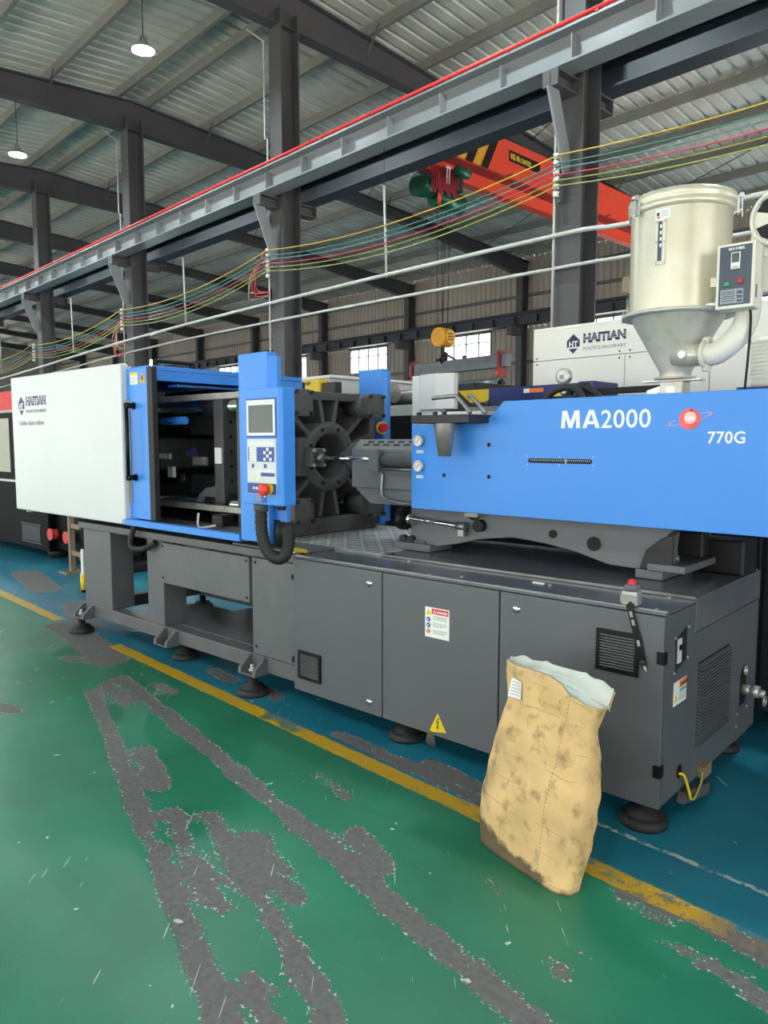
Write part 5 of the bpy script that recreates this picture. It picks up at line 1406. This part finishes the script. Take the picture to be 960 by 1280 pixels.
# clamp end: white hood, bars, platen
ch = bx2('clamp_hood', -9.6, -6.6, 5.45, 7.0, 1.1, 2.31, 'white_paint', B, .01)
bx2('clamp_hood_roof', -9.6, -6.55, 5.42, 7.3, 2.31, 2.345, 'white_paint', B, .004)
for yy in (5.75, 6.75):
    for zz in (1.35, 2.06): MB().cyl((-6.6 - X0, yy - 5.3, zz), (-4.55 - X0, yy - 5.3, zz), .085, 20).build('tie_bar', 'steel', B)
bx2('guide_beam', -6.6, -4.5, 5.50, 5.60, 1.86, 1.97, 'pale_concrete', B, .004)
bx2('guide_beam', -6.6, -4.5, 5.46, 5.58, 1.24, 1.32, 'dark_steel', B, .004)
bx2('platen', -5.0, -4.5, 5.48, 6.95, 1.1, 2.15, 'dark_steel', B, .02)
bx2('platen', -6.4, -6.0, 5.6, 6.9, 1.1, 2.1, 'dark_steel', B, .02)
bx2('rear_screen', -6.6, -3.7, 6.98, 7.02, 1.1, 2.2, 'dark_steel', B)
MB().cyl((-5.9 - X0, .25, 2.1), (-5.65 - X0, .25, 2.1), .1, 20).build('bar_bush', 'steel_bar', B)
yb = bx2('yellow_box', -7.02, -6.60, 5.30, 5.42, 2.15, 2.29, 'yellow', B, .006)
text('box_lettering', 'MAX 120T', .05, (-6.98 - X0, -.004, 2.235), FRONT, 'print_dark', B, bold=.001)
bx2('grey_bracket', -6.58, -6.35, 5.32, 5.42, 2.13, 2.25, 'dark_steel', B, .006)

# ------------------------------------------------------------------ pipe slung from the lifting beam
pp = thing('slung_pipe', 'thick grey steel pipe slung below the lifting beam', 'pipe', (-8.6, 10.05, 2.52), radians(-6))
MB().lathe([(.10, -1.2), (.125, -1.2), (.125, 1.0), (.10, 1.0)], (0, 0, 0), 'x', 28, closed=True).build('pipe_wall', 'pipe_steel', pp)
MB().cyl((.9, 0, .0), (.92, 0, .0), .1, 24).build('pipe_bore_dark', 'recess_shade', pp)  # dark disc stands for the shade inside the hollow pipe

# ------------------------------------------------------------------ dark machine at the far left
D = thing('injection_molding_machine', 'black based machine with red sockets beyond the white guard door', 'machine', (-11.4, 3.9, 0), radians(4))
def bd(name, x0, x1, y0, y1, z0, z1, m, bev=0.0): return MB().box(x0, x1, y0, y1, z0, z1).build(name, m, D, bev)
bd('base_cabinet', -3.0, 1.2, -.45, 1.0, .12, 1.02, 'black_paint', .01)
bd('base_cabinet_end', 1.2, 2.05, -.35, .9, .15, .86, 'black_paint', .01)
bd('cabinet_top', -3.0, 1.2, -.47, 1.0, 1.02, 1.05, 'key_grey')
bd('access_panel', .35, .95, -.456, -.45, .22, .44, 'dark_panel', .002)
for a, b_, c, d in ((.33, .97, .20, .205), (.33, .97, .455, .46)): bd('panel_rivets', a, b_, -.458, -.45, c, d, 'print_grey')
for xx in (1.40, 1.86):
    MB().cyl((xx - .15, -.35, .36), (xx - .15, -.43, .36), .07, 16).cyl((xx - .15, -.43, .36), (xx - .15, -.46, .36), .08, 16).build('power_socket', 'socket_red', D)
bd('socket_plate', 1.5, 1.85, -.356, -.35, .70, .78, 'zinc')
for xx in (-2.6, .9, 1.8): MB().cyl((xx, -.2, 0), (xx, -.2, .13), .13, 16).build('leveling_foot', 'black_rubber', D)
bd('guard_frame', -3.0, .25, -.42, .9, 1.05, 2.0, 'black_paint', .01)
bd('guard_window', -2.6, -.02, -.43, -.42, 1.15, 1.92, 'olive_panel', .004)
bd('hose_box', .3, .55, -.3, .1, 1.05, 1.5, 'navy', .02)
bd('red_top', -3.0, .35, -.2, 1.0, 2.02, 2.34, 'banner_red', .01)
bd('roof_rail', -3.0, .4, -.3, -.22, 2.0, 2.05, 'olive_panel')

# small items standing beyond the base frame
tpz = thing('tan_stand', 'thin tan steel stand beyond the base leg', 'stand', (-9.08, 3.42, 0))
MB().box(-.03, .03, -.03, .03, 0, 1.0).build('post', 'tan_post', tpz); MB().box(-.03, .3, -.02, .02, .55, .6).build('arm', 'tan_post', tpz)
MB().box(-.03, .3, -.02, .02, .22, .27).build('arm', 'tan_post', tpz); MB().box(-.12, .12, -.12, .12, 0, .02).build('foot', 'tan_post', tpz)
cn_ = thing('pendant_tool', 'slim yellow and white pendant tool hanging beside the left base leg', 'tool', m2w(-5.02, .09, .30), MR)
MB().lathe([(.001, 0), (.016, .004), (.026, .03)], (0, 0, 0), 'z', 16).build('tip', 'black', cn_)
MB().cyl((0, 0, .03), (0, 0, .165), .027, 16).build('grip', 'yellow', cn_)
MB().lathe([(.02, .165), (.017, .19), (.017, .36), (.012, .38), (.001, .38)], (0, 0, 0), 'z', 16).build('barrel', 'label_white', cn_)
MB().tube([(0, 0, .375), (.0, .0, .48), (.0, .0, .575)], .005, 6).build('cord', 'dark_steel', cn_)
sc = thing('scissor_table', 'black scissor lift table standing behind the base legs', 'lift table', (-8.9, 4.05, 0))
for s in (-1, 1):
    MB().bar((-.3, s * .3, .1), (.3, s * .3, .5), .04, .05).build('scissor_arm', 'black', sc); MB().bar((.3, s * .3, .1), (-.3, s * .3, .5), .04, .05).build('scissor_arm', 'black', sc)
MB().box(-.36, .36, -.36, .36, .5, .58).build('table_top', 'light_box', sc, .01)
MB().box(-.36, .36, -.34, .34, .0, .1).build('table_base', 'dark_steel', sc, .01)
